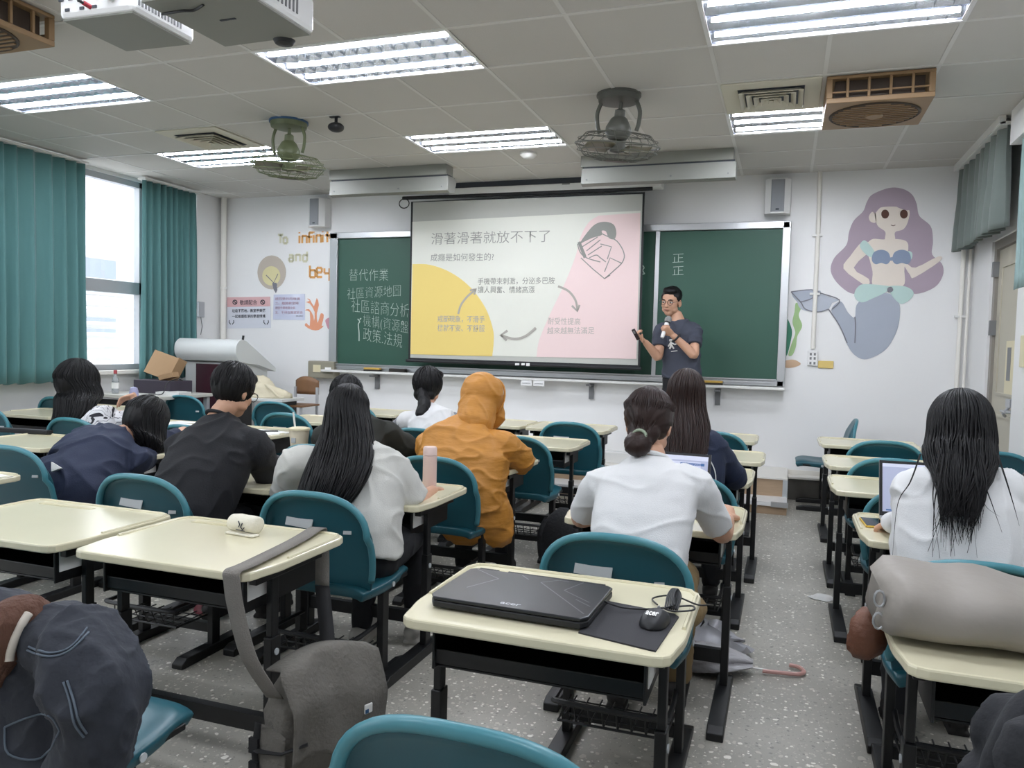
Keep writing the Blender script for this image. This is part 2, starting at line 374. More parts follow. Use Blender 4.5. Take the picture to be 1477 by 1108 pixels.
# ---------------------------------------------------------------- recessed lights
M['tube'] = mat('lit fluorescent tube', '#f2f6ff', .4, emit=TUBE)
M['mirror'] = mat('louvre aluminium', '#c3c7cc', .18, metal=.95)
M['mirrord'] = mat('louvre back', '#8d9199', .25, metal=.9)
def make_light():
    t = thing('ceiling_light', 'x', 'ceiling light', (LX[0][0], LY[0][0], ZC), group='recessed fluorescent lights')
    w, d = 1.25, .60
    mb = MB()
    mb.bb(0, w, 0, d, .11, .12); mb.bb(0, .012, 0, d, 0, .11); mb.bb(w - .012, w, 0, d, 0, .11); mb.bb(.012, w - .012, 0, .012, 0, .11); mb.bb(.012, w - .012, d - .012, d, 0, .11)
    mb.build('housing', M['mirrord'], t, smooth=0)
    for k in range(3):
        y = .1 + .2 * k
        mb = MB(); mb.tube([(.035, y, .016), (w - .035, y, .016)], .0135, 8); mb.build('tube', M['tube'], t)
    mb = MB()
    for k in range(4):
        y = .004 + .197 * k
        yy = [(max(y - .03, .002), .05), (y, .0), (min(y + .03, d - .002), .05)]
        for (a, b), (c, e) in zip(yy, yy[1:]): mb.add([(.01, a, b), (w - .01, a, b), (w - .01, c, e), (.01, c, e)], [(0, 1, 2, 3)])
    mb.build('reflector', M['mirror'], t, smooth=0)
    mb = MB()
    for k in range(1, 15):
        x = w * k / 15
        for ya, yb in ((.012, .082), (.118, .282), (.318, .482), (.518, d - .012)): mb.add([(x, ya, .001), (x, yb, .001), (x, yb, .02), (x, ya, .02)], [(0, 1, 2, 3)])
    mb.build('louvre_blade', M['mirror'], t, smooth=0)
    mb = MB(); mb.bb(-.012, w + .012, -.012, .006, -.006, .004); mb.bb(-.012, w + .012, d - .006, d + .012, -.006, .004); mb.bb(-.012, .006, 0, d, -.006, .004); mb.bb(w - .006, w + .012, 0, d, -.006, .004)
    mb.build('frame', M['whitep'], t, smooth=0)
    return t
L0 = make_light()
LL = {(0, 0): 'lit louvred ceiling light behind the left ceiling fan', (1, 0): 'lit louvred ceiling light between the two ceiling fans, next to the smoke detector', (2, 0): 'lit louvred ceiling light behind the square air vent and wooden box fan',
      (0, 1): 'lit louvred ceiling light cut off by the left edge of the photo', (1, 1): 'large lit louvred ceiling light to the right of the two projectors', (2, 1): 'lit louvred ceiling light at the top right corner, above the box fan'}
for j, (y0, y1) in enumerate(LY):
    for i, (x0, x1) in enumerate(LX):
        lab = LL.get((i, j), 'unseen louvred ceiling light added out of frame to help light the room')
        if (i, j) == (0, 0): L0['label'] = lab
        else: dup(L0, (x0, y0 + .01, ZC), 0, lab)
# square air vents
M['ventm'] = mat('vent cream', '#cfcab9', .5)
def make_vent(loc, label):
    t = thing('air_vent', label, 'air vent', loc, group='square ceiling air vents')
    mb = MB(); mb.bb(.0, .61, .0, .64, -.012, .0); mb.build('panel', M['ventm'], t, smooth=0, bevel=.004)
    for k in range(5):
        a = .045 + k * .045
        mb = MB(); x0, x1, y0, y1 = .06 + a, .55 - a, .07 + a, .57 - a
        z0, z1 = -.035 - .002*k, -.012
        o = .03
        for (p, q, r_, s) in (((x0, y0), (x1, y0), (x1 - o, y0 + o), (x0 + o, y0 + o)), ((x1, y0), (x1, y1), (x1 - o, y1 - o), (x1 - o, y0 + o)), ((x1, y1), (x0, y1), (x0 + o, y1 - o), (x1 - o, y1 - o)), ((x0, y1), (x0, y0), (x0 + o, y0 + o), (x0 + o, y1 - o))):
            mb.add([(p[0], p[1], z0), (q[0], q[1], z0), (r_[0], r_[1], z1), (s[0], s[1], z1)], [(0, 1, 2, 3)])
        mb.build('louvre', M['ventm'], t, smooth=0, solid=.004)
    mb = MB(); mb.bb(.1, .51, .11, .53, -.0135, -.0125); mb.build('opening_shade', M['ink'], t, smooth=0)  # dark sheet painting the shade inside the vent
    return t
make_vent((-.47 + .005, 5.23, ZC - .004), 'square cream air vent to the left of the wooden box fan')
make_vent((-5.02 + .005, 5.23, ZC - .004), 'square cream air vent above the left rear ceiling light')
# cassette box fans
M['boxf'] = mat('box fan tan', '#8d7150', .5, var=.08, vscale=4)
M['boxd'] = mat('box fan dark', '#3c2f24', .6)
def make_boxfan(loc, label):
    t = thing('box_fan', label, 'box fan', loc, group='tan ceiling box fans'); w, d, h = .6, .62, .165
    mb = MB()
    mb.bb(0, w, 0, d, -h, -h + .03); mb.bb(0, w, 0, d, -.02, 0)
    for x, y in ((0, 0), (w - .035, 0), (0, d - .035), (w - .035, d - .035)): mb.bb(x, x + .035, y, y + .035, -h + .03, -.02)
    for k in range(1, 5):
        for y in (0, d - .02): mb.bb(w*k/5 - .008, w*k/5 + .008, y, y + .02, -h + .03, -.02)
        for x in (0, w - .02): mb.bb(x, x + .02, d*k/5 - .008, d*k/5 + .008, -h + .03, -.02)
    for y in (.0, d - .015): mb.bb(0, w, y, y + .015, -.105, -.095)
    mb.build('case', M['boxf'], t, smooth=0, bevel=.004)
    mb = MB(); mb.bb(.05, w - .05, .05, d - .05, -h + .03, -.02); mb.build('inner_box', M['boxd'], t, smooth=0)
    mb = MB(); mb.lathe([(.001, 0), (.255, 0), (.262, -.006), (.27, 0), (.27, .01), (.001, .01)], (w/2, d/2, -h - .004), 32); g = mb.build('round_grille', M['boxd'], t)
    mb = MB()
    for k in range(13): 
        y = -.24 + .04 * k; x = sqrt(max(.25**2 - y*y, .001)); mb.bb(w/2 - x, w/2 + x, d/2 + y - .006, d/2 + y + .006, -h - .010, -h - .004)
    mb.build('slat', M['boxf'], g, smooth=0)
    mb = MB(); mb.lathe([(.001, 0), (.05, 0), (.055, .008), (.001, .008)], (w/2, d/2, -h - .016), 20); mb.build('hub', M['boxf'], t)
    return t
make_boxfan((.17, 5.25, ZC - .004), 'tan box fan hanging from the ceiling to the right of the air vent')
make_boxfan((-4.36, 2.60, ZC - .004), 'tan box fan at the top left corner beside the projectors')
# orbit ceiling fans
M['fanm'] = mat('fan grey', '#55564f', .5); M['fang'] = mat('fan green', '#646c4e', .5); M['fanb'] = mat('fan blade', '#6f6b58', .45); M['blue'] = mat('blue plate', '#2f567c', .5)
def make_fan(loc, label, body, plate, tilt):
    t = thing('ceiling_fan', label, 'ceiling fan', loc, group='orbiting ceiling fans')
    mb = MB(); mb.lathe([(.001, 0), (.15, 0), (.15, -.015), (.001, -.015)], n=28); mb.build('ceiling_plate', plate, t)
    mb = MB(); mb.lathe([(.001, -.015), (.142, -.015), (.135, -.05), (.08, -.06), (.001, -.06)], n=28); mb.build('mount', body, t)
    for sx in (-1, 1):
        mb = MB(); mb.tube(spline([(sx*.12, 0, -.05), (sx*.145, 0, -.12), (sx*.14, 0, -.2), (sx*.125, 0, -.25)], 5, False), .014, 8, flat=.6); mb.build('yoke_arm', body, t)
    rot = Euler((R(tilt), R(6), 0)).to_matrix()
    mb = MB(); mb.lathe([(.001, .22), (.012, .22), (.014, .18), (.034, .17), (.036, .13), (.055, .115), (.085, .06), (.088, .02), (.06, -.02), (.001, -.03)], (0, 0, -.28), 20, rot=rot); mb.build('motor', body, t)
    cc = V(0, .0, -.34)
    mb = MB()
    for k, (r, z) in enumerate(((.22, .07), (.27, .035), (.285, 0), (.27, -.04), (.22, -.075), (.15, -.095), (.09, -.1))):
        mb.tube([cc + rot @ V(r*cos(2*pi*j/28), r*sin(2*pi*j/28), z) for j in range(29)], .003 if k != 2 else .006, 5, cap=False)
    for j in range(20):
        a = 2*pi*j/20
        mb.tube([cc + rot @ V(r*cos(a + tw), r*sin(a + tw), z) for r, z, tw in ((.09, .09, 0), (.22, .07, .1), (.285, 0, .2), (.22, -.075, .3), (.09, -.1, .4))], .0022, 4)
    mb.build('wire_cage', body, t)
    mb = MB(); mb.lathe([(.001, -.004), (.085, -.004), (.085, .006), (.001, .006)], cc + rot @ V(0, 0, -.1), 20, rot=rot); mb.build('badge', M['boxd'], t)
    for k in range(3):
        a0 = 2*pi*k/3 - .25
        def bl(u, v):
            r = .05 + .2 * v; wdt = .115 * sin(pi * (.14 + .78*v)) + .01
            x = r; y = (u - .5) * 2 * wdt; p = V(x, y, .012 * (u - .5) * 4 - .02)
            ca, sa = cos(a0), sin(a0); return cc + rot @ V(p.x*ca - p.y*sa, p.x*sa + p.y*ca, p.z)
        mb = MB(); mb.grid(bl, 6, 8); mb.build('blade', M['fanb'], t, solid=.004)
    mb = MB(); mb.lathe([(.001, -.05), (.05, -.04), (.055, .02), (.001, .03)], cc, 16, rot=rot); mb.build('hub', body, t)
    return t
make_fan((-1.13, 5.28, ZC), 'grey orbiting ceiling fan in a wire cage, right of the two, before the screen', M['fanm'], M['fanm'], 8)
make_fan((-3.74, 5.28, ZC), 'greenish orbiting ceiling fan with blue ceiling plate', M['fang'], M['blue'], 6)
t = thing('ceiling_camera', 'small black camera hanging from the ceiling grid near the greenish fan', 'camera', (-3.29, 5.24, ZC - .006))
mb = MB(); mb.cyl((0, 0, 0), (0, 0, -.05), .012); mb.bb(-.05, .03, -.015, .015, -.006, 0); mb.build('bracket', M['blackp'], t)
mb = MB(); mb.ell((0, 0, -.08), (.062, .062, .036)); mb.build('camera_head', M['blackp'], t)
t = thing('smoke_detector', 'round white smoke detector on the ceiling beside the middle rear light', 'smoke detector', (-2.22, 6.66, ZC - .001))
mb = MB(); mb.lathe([(.001, 0), (.075, 0), (.075, -.02), (.05, -.045), (.001, -.05)], n=24); mb.build('cover', M['white'], t)
# ---------------------------------------------------------------- front wall fittings
M['board'] = mat('chalkboard green', '#2c5345', .55, var=.07, vscale=1.6)
M['chalk'] = mat('chalk', '#b9c9c0', .9)
t = thing('chalkboard', 'long green chalkboard in a grey metal frame with chalk writing', 'chalkboard', (-2.5, YW, 0))
def bx(name, x0, x1, y0, y1, z0, z1, m, parent, bevel=0):
    o = parent.matrix_basis.translation
    return MB().bb(x0 - o.x, x1 - o.x, y0 - o.y, y1 - o.y, z0 - o.z, z1 - o.z).build(name, m, parent, smooth=0, bevel=bevel)
bx('board_panel', -4.93, -1.27, YW - .05, YW - .005, 1.10, 2.57, M['board'], t)
bx('sliding_panel', -1.24, -.07, YW - .065, YW - .02, 1.12, 2.56, M['board'], t)
bx('divider', -1.275, -1.235, YW - .075, YW - .01, 1.06, 2.57, M['alu'], t)
mb = MB(); o = t.location
for a in ((-5.03, -.01, 2.565, 2.635), (-5.03, -.01, 1.06, 1.115), (-5.03, -4.93, 1.06, 2.63), (-.075, -.0, 1.06, 2.63)):
    mb.bb(a[0] + 2.5, a[1] + 2.5, -.085, -.002, a[2], a[3])
mb.build('frame', M['alu'], t, smooth=0, bevel=.006)
bx('rail', -4.95, -.08, YW - .1, YW - .085, 1.085, 1.10, M['alu'], t)
bx('rail', -4.95, -.08, YW - .1, YW - .085, 1.115, 1.128, M['alu'], t)
bx('chalk_tray', -5.06, .0, YW - .2, YW - .002, 1.03, 1.055, M['white'], t, .004)
for x in (-4.42, -1.9, -.62, -3.2):
    ob = MB(); ob.bb(-.025, .025, -.16, -.01, .12, .14); ob.bb(-.025, .025, -.03, -.005, -.02, .14)
    ob.build('bracket', M['grey'], t, loc=(x + 2.5, 0, .87), smooth=0)
for p, q, h, s, b in (((504, 405), (560, 405), 17, '替代作業', -.012), ((501, 432), (578, 427), 16, '社區資源地圖', -.012), ((507, 450), (590, 458), 19, '社區諮商分析', -.012), ((524, 473), (589, 484), 20, '機構(資源盤', -.012), ((524, 491), (580, 502), 19, '政策.法規', -.012)):
    wall_text('chalk_writing', s, M['chalk'], t, p, q, h, YW - .05, b - .008)
wall_text('chalk_writing', '正', M['chalk'], t, (970, 379), (986, 378), 12, YW - .065, -.016)
wall_text('chalk_writing', '正', M['chalk'], t, (970, 397), (986, 396), 12, YW - .065, -.016)
stroke('chalk_writing', [spline([(516, 460), (519, 464), (517, 468), (518, 480), (518, 492)], 4, False), [(521, 459), (519, 461)]], .012, M['chalk'], t, YW - .05)
stroke('chalk_writing', [spline([(925, 381), (929, 386), (927, 390), (930, 395)], 4, False), [(924, 396), (930, 395)]], .01, M['chalk'], t, YW - .05)
M['felt'] = mat('eraser felt', '#33302c', .9); M['yel'] = mat('eraser yellow', '#c8a24e', .6)
for x, mm, lab in ((-4.42, M['yel'], 'yellow wooden chalk eraser on the left end of the chalk tray'), (-4.1, M['felt'], 'dark curved chalk holder on the chalk tray, right of the yellow eraser'), (-.67, M['yel'], 'yellow eraser on the chalk tray right of the presenter')):
    e = thing('eraser', lab, 'eraser', (x, YW - .13, 1.055))
    mb = MB(); mb.bb(-.1, .1, -.03, .03, .0, .018); mb.build('pad', M['felt'], e, smooth=0)
    mb = MB(); mb.bb(-.1, .1, -.03, .03, .018, .04); mb.build('handle', mm, e, smooth=0, bevel=.006)
# switch plates, outlet, wall boxes
for x in (767 - 8, 777):
    p = at(x, 545.5, Y=YW - .2)
    o = thing('wall_plate', 'small white blank plate under the chalk tray, ' + ('left of the pair' if x < 770 else 'right of the pair'), 'wall plate', (p.x, YW - .175, min(p.z, .998)))
    MB().bb(-.06, .06, -.02, 0, -.028, .031).build('cover', M['whitep'], o, smooth=0, bevel=.004)
    MB().bb(-.045, .045, -.023, -.019, -.004, .0).build('slot', M['grey'], o, smooth=0)
p = at(1172, 517, Y=YW)
o = thing('power_outlet', 'white double power outlet under the mural pipe', 'outlet', (p.x, YW, p.z))
MB().bb(-.045, .045, -.03, 0, -.07, .07).build('cover', M['whitep'], o, smooth=0, bevel=.005)
mb = MB()
for z in (-.045, 0, .04):
    for x in (-.018, .018): mb.bb(x - .009, x + .009, -.032, -.029, z - .012, z + .012)
mb.build('socket', M['grey'], o, smooth=0)
p = at(1191, 526, Y=YW)
o = thing('wall_plate', 'yellowed blank wall plate right of the power outlet', 'wall plate', (p.x, YW, p.z))
MB().bb(-.068, .068, -.015, 0, -.035, .035).build('cover', mat('yellowed plastic', '#d8bd72', .5), o, smooth=0, bevel=.005)
p = at(472, 533, Y=YW)
o = thing('control_box', 'grey-beige metal control box below the left end of the chalkboard', 'control box', (p.x, YW, p.z))
MB().bb(-.175, .175, -.14, 0, -.1, .1).build('case', mat('box beige', '#8f8b7b', .5), o, smooth=0, bevel=.012)
MB().bb(-.1, .0, -.144, -.14, -.03, .055).build('label', M['offw'], o, smooth=0)
MB().bb(.06, .14, -.144, -.14, .0, .03).build('label', M['paper'], o, smooth=0)
# conduit pipes
def pipe(label, pts, r, m=None, clips=()):
    o = thing('conduit_pipe', label, 'pipe', pts[0])
    b = V(*pts[0]); MB().tube([V(*q) - b for q in pts], r, 10).build('pipe', m or M['wallc'], o)
    for c in clips: MB().box(V(*c) - b, (.09, .03, .02)).build('clip', M['white'], o, smooth=0)
    return o
pipe('white conduit pipe on the front wall running down to the power outlet', [(.235, YW - .02, ZC), (.24, YW - .02, 2.55), (.24, YW - .02, 1.5), (.24, YW - .02, 1.43)], .02, None, [(.235, YW - .02, 2.5), (.235, YW - .02, 1.95)])
pipe('white drain pipe in the front left corner', [(XL + .17, YW - .05, ZC), (XL + .17, YW - .05, .3)], .035, None, [(XL + .17, YW - .05, 2.0)])
pipe('thin white conduit pipe in the front right corner', [(1.47, YW - .03, ZC), (1.46, YW - .03, 2.9), (1.46, YW - .03, .22)], .018, None, [(1.46, YW - .03, 2.6), (1.46, YW - .03, 1.75)])
pipe('second thin pipe in the front right corner beside the wall', [(1.515, YW - .03, 2.9), (1.515, YW - .03, .22)], .012)
# loudspeakers
M['spk'] = mat('speaker cloth', '#8f9297', .8, bump=.2, bscale=400)
for (px, py), lab in (((1122, 284), 'grey wall loudspeaker to the left of the mermaid mural'), ((458, 307), 'grey wall loudspeaker above the orange lettering')):
    p = at(px, py, Y=YW - .1); o = thing('loudspeaker', lab, 'loudspeaker', (p.x, YW, p.z), group='wall loudspeakers')
    poly = [(-.12, 0), (.12, 0), (.115, -.12), (.06, -.17), (-.06, -.17), (-.115, -.12)]
    MB().prism(poly, -.165, .165).build('cabinet', M['whitep'], o, smooth=0, bevel=.008)
    MB().prism([(-.1, -.125), (-.05, -.172), (.05, -.172), (.1, -.125), (.1, -.13), (.052, -.178), (-.052, -.178), (-.1, -.13)], -.15, .15).build('grille', M['spk'], o, smooth=0)
    MB().bb(-.015, .015, -.18, -.172, -.135, -.12).build('badge', M['ink'], o, smooth=0)
# chalkboard lamps hanging from the ceiling
M['lampr'] = mat('lamp reflector shaded', '#8b8c87', .55); M['lampg'] = mat('lamp housing', '#85867f', .45)  # greys put the shade on the white enamel into its colour
for (x0, x1), lab in (((-4.39, -3.09), 'long white chalkboard lamp housing left of the screen'), ((-1.80, -.46), 'long white chalkboard lamp housing above the right edge of the screen')):
    o = thing('chalkboard_lamp', lab, 'chalkboard lamp', (x0, 6.88, ZC), group='chalkboard lamp housings'); wd = x1 - x0
    MB().bb(0, wd - .02, 0, .16, -.10, 0).build('ballast_box', M['lampg'], o, smooth=0, bevel=.004)
    prof = [(.0, -.115), (.16, -.105), (.2, -.14), (.16, -.24), (.05, -.265), (-.01, -.25), (.0, -.18)]
    mb = MB(); mb.loft([[V(x, y, z) for y, z in prof] for x in (.01, wd)]); mb.build('reflector', M['lampr'], o, smooth=30)
    MB().bb(.02, wd - .01, .01, .14, -.118, -.098).build('gap_shade', M['ink'], o, smooth=0)  # dark filler painting the shade between ballast box and reflector
    for x in (.06, wd*.6, wd - .06): MB().cyl((x, -.012, -.215), (x, -.004, -.215), .008, n=8).build('screw', M['grey'], o)
# projection screen
M['scr'] = mat('screen cloth', '#babbb5', .7)
YS = 7.72; SG = .10
M['scre'] = mat('screen frame black', '#17181c', .6)
def slide(name, h): return mat(name, h, .8, emit=SLIDE)
SLIDE = .06  # faint glow of the slide colours, standing in for the projector's beam
s = thing('projection_screen', 'white pull-down projection screen showing a slide in Chinese', 'projection screen', (-2.6, YS, 0))
a = at(593, 291, Y=YS); b = at(930, 277, Y=YS); c = at(589, 522, Y=YS); d = at(923, 532, Y=YS)
mb = MB(); mb.add([x - s.location for x in (c, d, b, a)], [(0, 1, 2, 3)]); mb.build('screen_sheet', M['scre'], s, smooth=0, solid=.004, soff=0)
a = at(596, 292, Y=YS); b = at(927, 280, Y=YS); c = at(592, 516, Y=YS); d = at(920, 527, Y=YS); Q = V(0, .004, 0)
mb = MB(); mb.add([x - s.location - Q for x in (c, d, b, a)], [(0, 1, 2, 3)]); mb.build('white_sheet', M['scr'], s, smooth=0)
YP = YS - .006
decal('slide_background', [(595, 320), (924, 304), (918, 518), (592, 511)], slide('slide ivory', '#d8d9d0'), s, YP, .001, False)
decal('slide_yellow_shape', spline([(595, 381), (620, 382), (650, 393), (678, 414), (700, 444), (711, 475), (712, 495), (710, 514)], 5, False) + [(592, 511)], slide('slide yellow', '#e0c878'), s, YP - .002, .001, False)
decal('slide_pink_shape', spline([(774, 515), (778, 490), (795, 450), (815, 408), (830, 370), (838, 340), (850, 320), (864, 311)], 5, False) + [(924, 307), (918, 518)], slide('slide pink', '#e2cbca'), s, YP - .002, .001, False)
SG1 = slide('slide grey', '#8f908c'); SG2 = slide('slide light grey', '#a8a49d')
YT = YP - .004
wall_text('slide_text', '滑著滑著就放不下了', SG1, s, (622, 353), (793, 349), 17, YT, -.006, 0)
wall_text('slide_text', '成癮是如何發生的?', SG1, s, (621, 377), (712, 376), 11, YT, 0, 0)
wall_text('slide_text', '手機帶來刺激，分泌多巴胺', SG1, s, (689, 411), (800, 410), 10, YT, 0, 0)
wall_text('slide_text', '讓人興奮、情緒高漲', SG1, s, (689, 423), (771, 423), 10, YT, 0, 0)
wall_text('slide_text', '戒斷現象，不滑手', SG2, s, (631, 465), (699, 466), 10, YT, .008, 0)
wall_text('slide_text', '機就不安、不舒服', SG2, s, (631, 478), (699, 479), 10, YT, .008, 0)
wall_text('slide_text', '耐受性提高', SG2, s, (790, 468), (837, 469), 10, YT, 0, 0)
wall_text('slide_text', '越來越無法滿足', SG2, s, (789, 482), (857, 482), 10, YT, 0, 0)
stroke('slide_arrow', [spline([(661, 453), (665, 440), (674, 428), (686, 418)], 5, False), [(678, 419), (687, 417), (684, 425)]], .022, SG2, s, YT)
stroke('slide_arrow', [spline([(805, 413), (820, 420), (830, 433), (833, 448)], 5, False), [(825, 441), (833, 449), (836, 440)]], .022, SG2, s, YT)
stroke('slide_arrow', [spline([(773, 473), (758, 485), (742, 489), (723, 484)], 5, False), [(732, 477), (722, 484), (731, 491)]], .026, SG2, s, YT)
decal('slide_drawing_hair', [(836, 352), (845, 338), (858, 324), (872, 320), (885, 324), (889, 336), (886, 345), (878, 343), (874, 334), (868, 333), (868, 339), (855, 343), (842, 349)], SG1, s, YT, .001)
stroke('slide_drawing', [spline([(833, 352), (837, 364), (846, 372), (866, 378)], 4, False), spline([(866, 336), (874, 340), (890, 348), (900, 365), (898, 378), (886, 390), (872, 402)], 4, False), [(838, 372), (855, 388), (872, 402), (880, 397)], [(862, 342), (840, 356)], [(866, 346), (846, 362)], [(868, 355), (848, 368)], [(876, 374), (882, 356), (866, 352)], [(872, 392), (880, 372), (897, 380)], spline([(850, 372), (860, 368), (866, 372), (874, 378)], 4, False)], .010, SG1, s, YT)
decal('slide_drawing_phone', [(833, 350), (837, 348), (846, 370), (842, 373)], SG1, s, YT, .001, False)
a = at(581, 286, Y=YS - .01); b = at(941, 272, Y=YS - .01)
mb = MB(); mb.tube([a - s.location, b - s.location], .019, 10); mb.build('top_bar', M['scre'], s)
a = at(586, 520, Y=YS - .01); b = at(925, 532, Y=YS - .01)
mb = MB(); mb.tube([a - s.location, b - s.location], .016, 10); mb.build('bottom_bar', M['scre'], s)
for i, (x0, x1) in enumerate(((743, 749), (752, 757), (759, 764))):
    decal('bar_label', [(x0, 524), (x1, 524), (x1, 527 + (i > 1)), (x0, 527 + (i > 1))], M['paper'], s, YS - .028, .001, False)
mb = MB(); q = at(583, 291, Y=YS - .01) - s.location
mb.tube([q + V(.06*cos(j*pi/8), 0, .05*sin(j*pi/8) - .02) for j in range(17)], .006, 6, cap=False); mb.build('pull_loop', M['scre'], s)
h = thing('screen_housing', 'white screen roller housing at the ceiling above the projection screen', 'screen housing', (-3.2, YS - .02, ZC))
MB().bb(-.25, 2.0, .0, .16, -.135, -.06).build('case', M['white'], h, smooth=0, bevel=.01)
MB().bb(-.25, 2.0, .02, .14, -.06, 0).build('bracket', M['ink'], h, smooth=0)
MB().bb(1.0, 1.08, -.003, .0, -.075, -.06).build('badge', M['grey'], h, smooth=0)
# ---------------------------------------------------------------- wall paintings and posters
YM = YW - .001
mw = lambda n, h: mat(n, h, .75, var=.03, vscale=6)
P_hair = mw('mural mauve', '#ab9ca9'); P_skin = mw('mural cream', '#e2d8cd'); P_tail = mw('mural grey blue', '#a6adba'); P_mint = mw('mural mint', '#b9d2cd'); P_blue = mw('mural blue', '#8896ae')
P_brown = mw('mural brown', '#5a3a30'); P_dark = mw('mural dark', '#7c7c84'); P_tail2 = mw('mural pale grey', '#b4bac5')
def zpx(L, ox, oy, s): return [(ox + x * s, oy + y * s) for x, y in L]
k = 220 / 813
m = thing('mural', 'large wall painting of a purple-haired mermaid on the right front wall', 'wall painting', (.75, YM, 1.4))
zz = lambda L: zpx(L, 1180, 240, k)
decal('hair', zz([(290, 150), (380, 115), (450, 120), (500, 150), (525, 200), (540, 265), (600, 320), (612, 400), (608, 470), (660, 520), (665, 580), (620, 645), (520, 680), (440, 650), (300, 650), (190, 680), (110, 630), (68, 560), (85, 490), (150, 420), (165, 350), (190, 290), (240, 240), (260, 190)]), P_hair, m, YM, .002)
decal('tail', zz([(345, 675), (400, 690), (435, 740), (430, 840), (400, 920), (350, 985), (260, 1028), (200, 1010), (155, 950), (110, 840), (70, 765), (120, 720), (160, 780), (195, 805), (205, 740), (250, 700)]), P_tail, m, YM, .003)
decal('torso', zz([(345, 390), (420, 388), (470, 400), (480, 440), (460, 540), (450, 640), (300, 640), (290, 560), (265, 470), (240, 440), (285, 390)]), P_skin, m, YM, .004)
decal('arm', zz([(240, 400), (285, 440), (190, 540), (270, 600), (265, 640), (235, 625), (135, 545), (170, 480)]), P_skin, m, YM, .0045, True, 3)
decal('arm', zz([(455, 520), (475, 520), (520, 540), (640, 480), (650, 505), (515, 592), (490, 580)]), P_skin, m, YM, .0045, True, 3)
decal('face', zz([(310, 230), (380, 215), (480, 228), (480, 290), (455, 335), (410, 352), (408, 395), (358, 395), (358, 350), (320, 320), (305, 280)]), P_skin, m, YM, .005)
decal('ear', zz([(305, 250), (285, 245), (270, 270), (280, 295), (308, 298)]), P_skin, m, YM, .005)
decal('fringe', zz([(290, 200), (380, 130), (480, 170), (485, 232), (430, 222), (380, 195), (330, 222), (300, 250)]), P_hair, m, YM, .006)
for cx in (357, 457): decal('eye', zz([(cx + 21*cos(a), 255 + 24*sin(a)) for a in [j*pi/8 for j in range(16)]]), P_brown, m, YM, .006, False)
stroke('mouth', [zz([(388, 313), (400, 317), (412, 313)])], .006, P_brown, m, YM - .006)
decal('strap', zz([(250, 395), (300, 455), (290, 485), (255, 470), (222, 425)]), P_mint, m, YM, .006)
decal('strap', zz([(478, 455), (500, 460), (500, 490), (482, 500)]), P_mint, m, YM, .006)
for cx in (336, 446): decal('shell', zz([(cx - 50, 500), (cx - 40, 460), (cx, 445), (cx + 38, 460), (cx + 48, 500), (cx + 30, 522), (cx, 515), (cx - 30, 522)]), P_blue, m, YM, .007)
decal('knot', zz([(380, 488), (405, 485), (405, 500), (380, 502)]), P_blue, m, YM, .0075)
decal('sash', zz([(250, 628), (380, 640), (372, 660), (345, 680), (300, 700), (240, 725), (205, 712), (193, 680), (210, 645)]), P_mint, m, YM, .006)
decal('sash', zz([(380, 640), (460, 640), (505, 665), (500, 700), (450, 733), (415, 715), (385, 675)]), P_mint, m, YM, .006)
decal('brooch', zz([(370, 650), (390, 643), (400, 660), (385, 672), (370, 668)]), P_dark, m, YM, .008)
decal('tail_fin', [(1141, 421), (1170, 419), (1184, 424), (1200, 430), (1211, 433), (1200, 437), (1195, 446), (1175, 450), (1155, 446), (1150, 436)], P_tail2, m, YM, .006, True, 2)
decal('tail_fin', [(1141, 421), (1176, 419), (1184, 422), (1165, 434), (1154, 436)], P_tail, m, YM, .008, True, 2)
stroke('outline', [spline([(1141, 421), (1170, 418), (1184, 423), (1211, 433), (1200, 446)], 4, False), spline([(1141, 421), (1155, 436), (1162, 446), (1180, 450), (1195, 446)], 4, False), [(1154, 436), (1168, 432), (1184, 423)], spline([(1233, 495), (1234, 470), (1233, 457)], 4, False), spline([(1195, 446), (1211, 470), (1222, 495)], 4, False)], .010, P_dark, m, YM - .008)
m = thing('mural', 'green painted seaweed on the wall at the right edge of the chalkboard', 'wall painting', (.1, YM, 1.4))
decal('seaweed', [(1148, 437), (1156, 442), (1152, 455), (1157, 470), (1150, 485), (1148, 500), (1143, 512), (1137, 512), (1142, 495), (1147, 480), (1143, 465), (1146, 450)], mw('mural green', '#9dbb86'), m, YM, .002)
decal('seaweed', [(1134, 461), (1142, 475), (1141, 490), (1134, 513)], mw('mural dark green', '#3f7f66'), m, YM, .003)
decal('pebble', [(1132, 521), (1145, 519), (1155, 525), (1145, 530), (1132, 530)], mw('mural tan', '#c9ab8e'), m, YM, .003)
m = thing('mural', 'painted yellow light bulb on the left front wall', 'wall painting', (-5.9, YM, 2.1))
decal('halo', [(392 + 20.5*cos(a), 393 + 24.5*sin(a)) for a in [j*pi/14 for j in range(28)]], mw('mural taupe', '#bcb2a6'), m, YM, .002, False)
decal('bulb', [(391.5 + 13*cos(a), 398 + 14*sin(a)) for a in [j*pi/12 for j in range(24)]], mw('mural lemon', '#d9d1a2'), m, YM, .003, False)
decal('socket', [(393, 408), (399, 408), (400, 418), (398, 423), (395, 418)], P_dark, m, YM, .004, False)
stroke('filament', [[(384, 397), (395, 408), (401, 395)], [(393, 411), (400, 411)], [(394, 415), (400, 415)]], .012, P_dark, m, YM - .004)
P_or = mw('mural orange', '#dfa766'); P_pale = mw('mural pale yellow', '#d5d3b8')
m = thing('mural', 'blocky orange and pale yellow painted lettering left of the chalkboard', 'wall painting', (-5.3, YM, 2.3))
def bl(L, c):
    for q in L: stroke('letter', [q], .027, c, m, YM - .001)
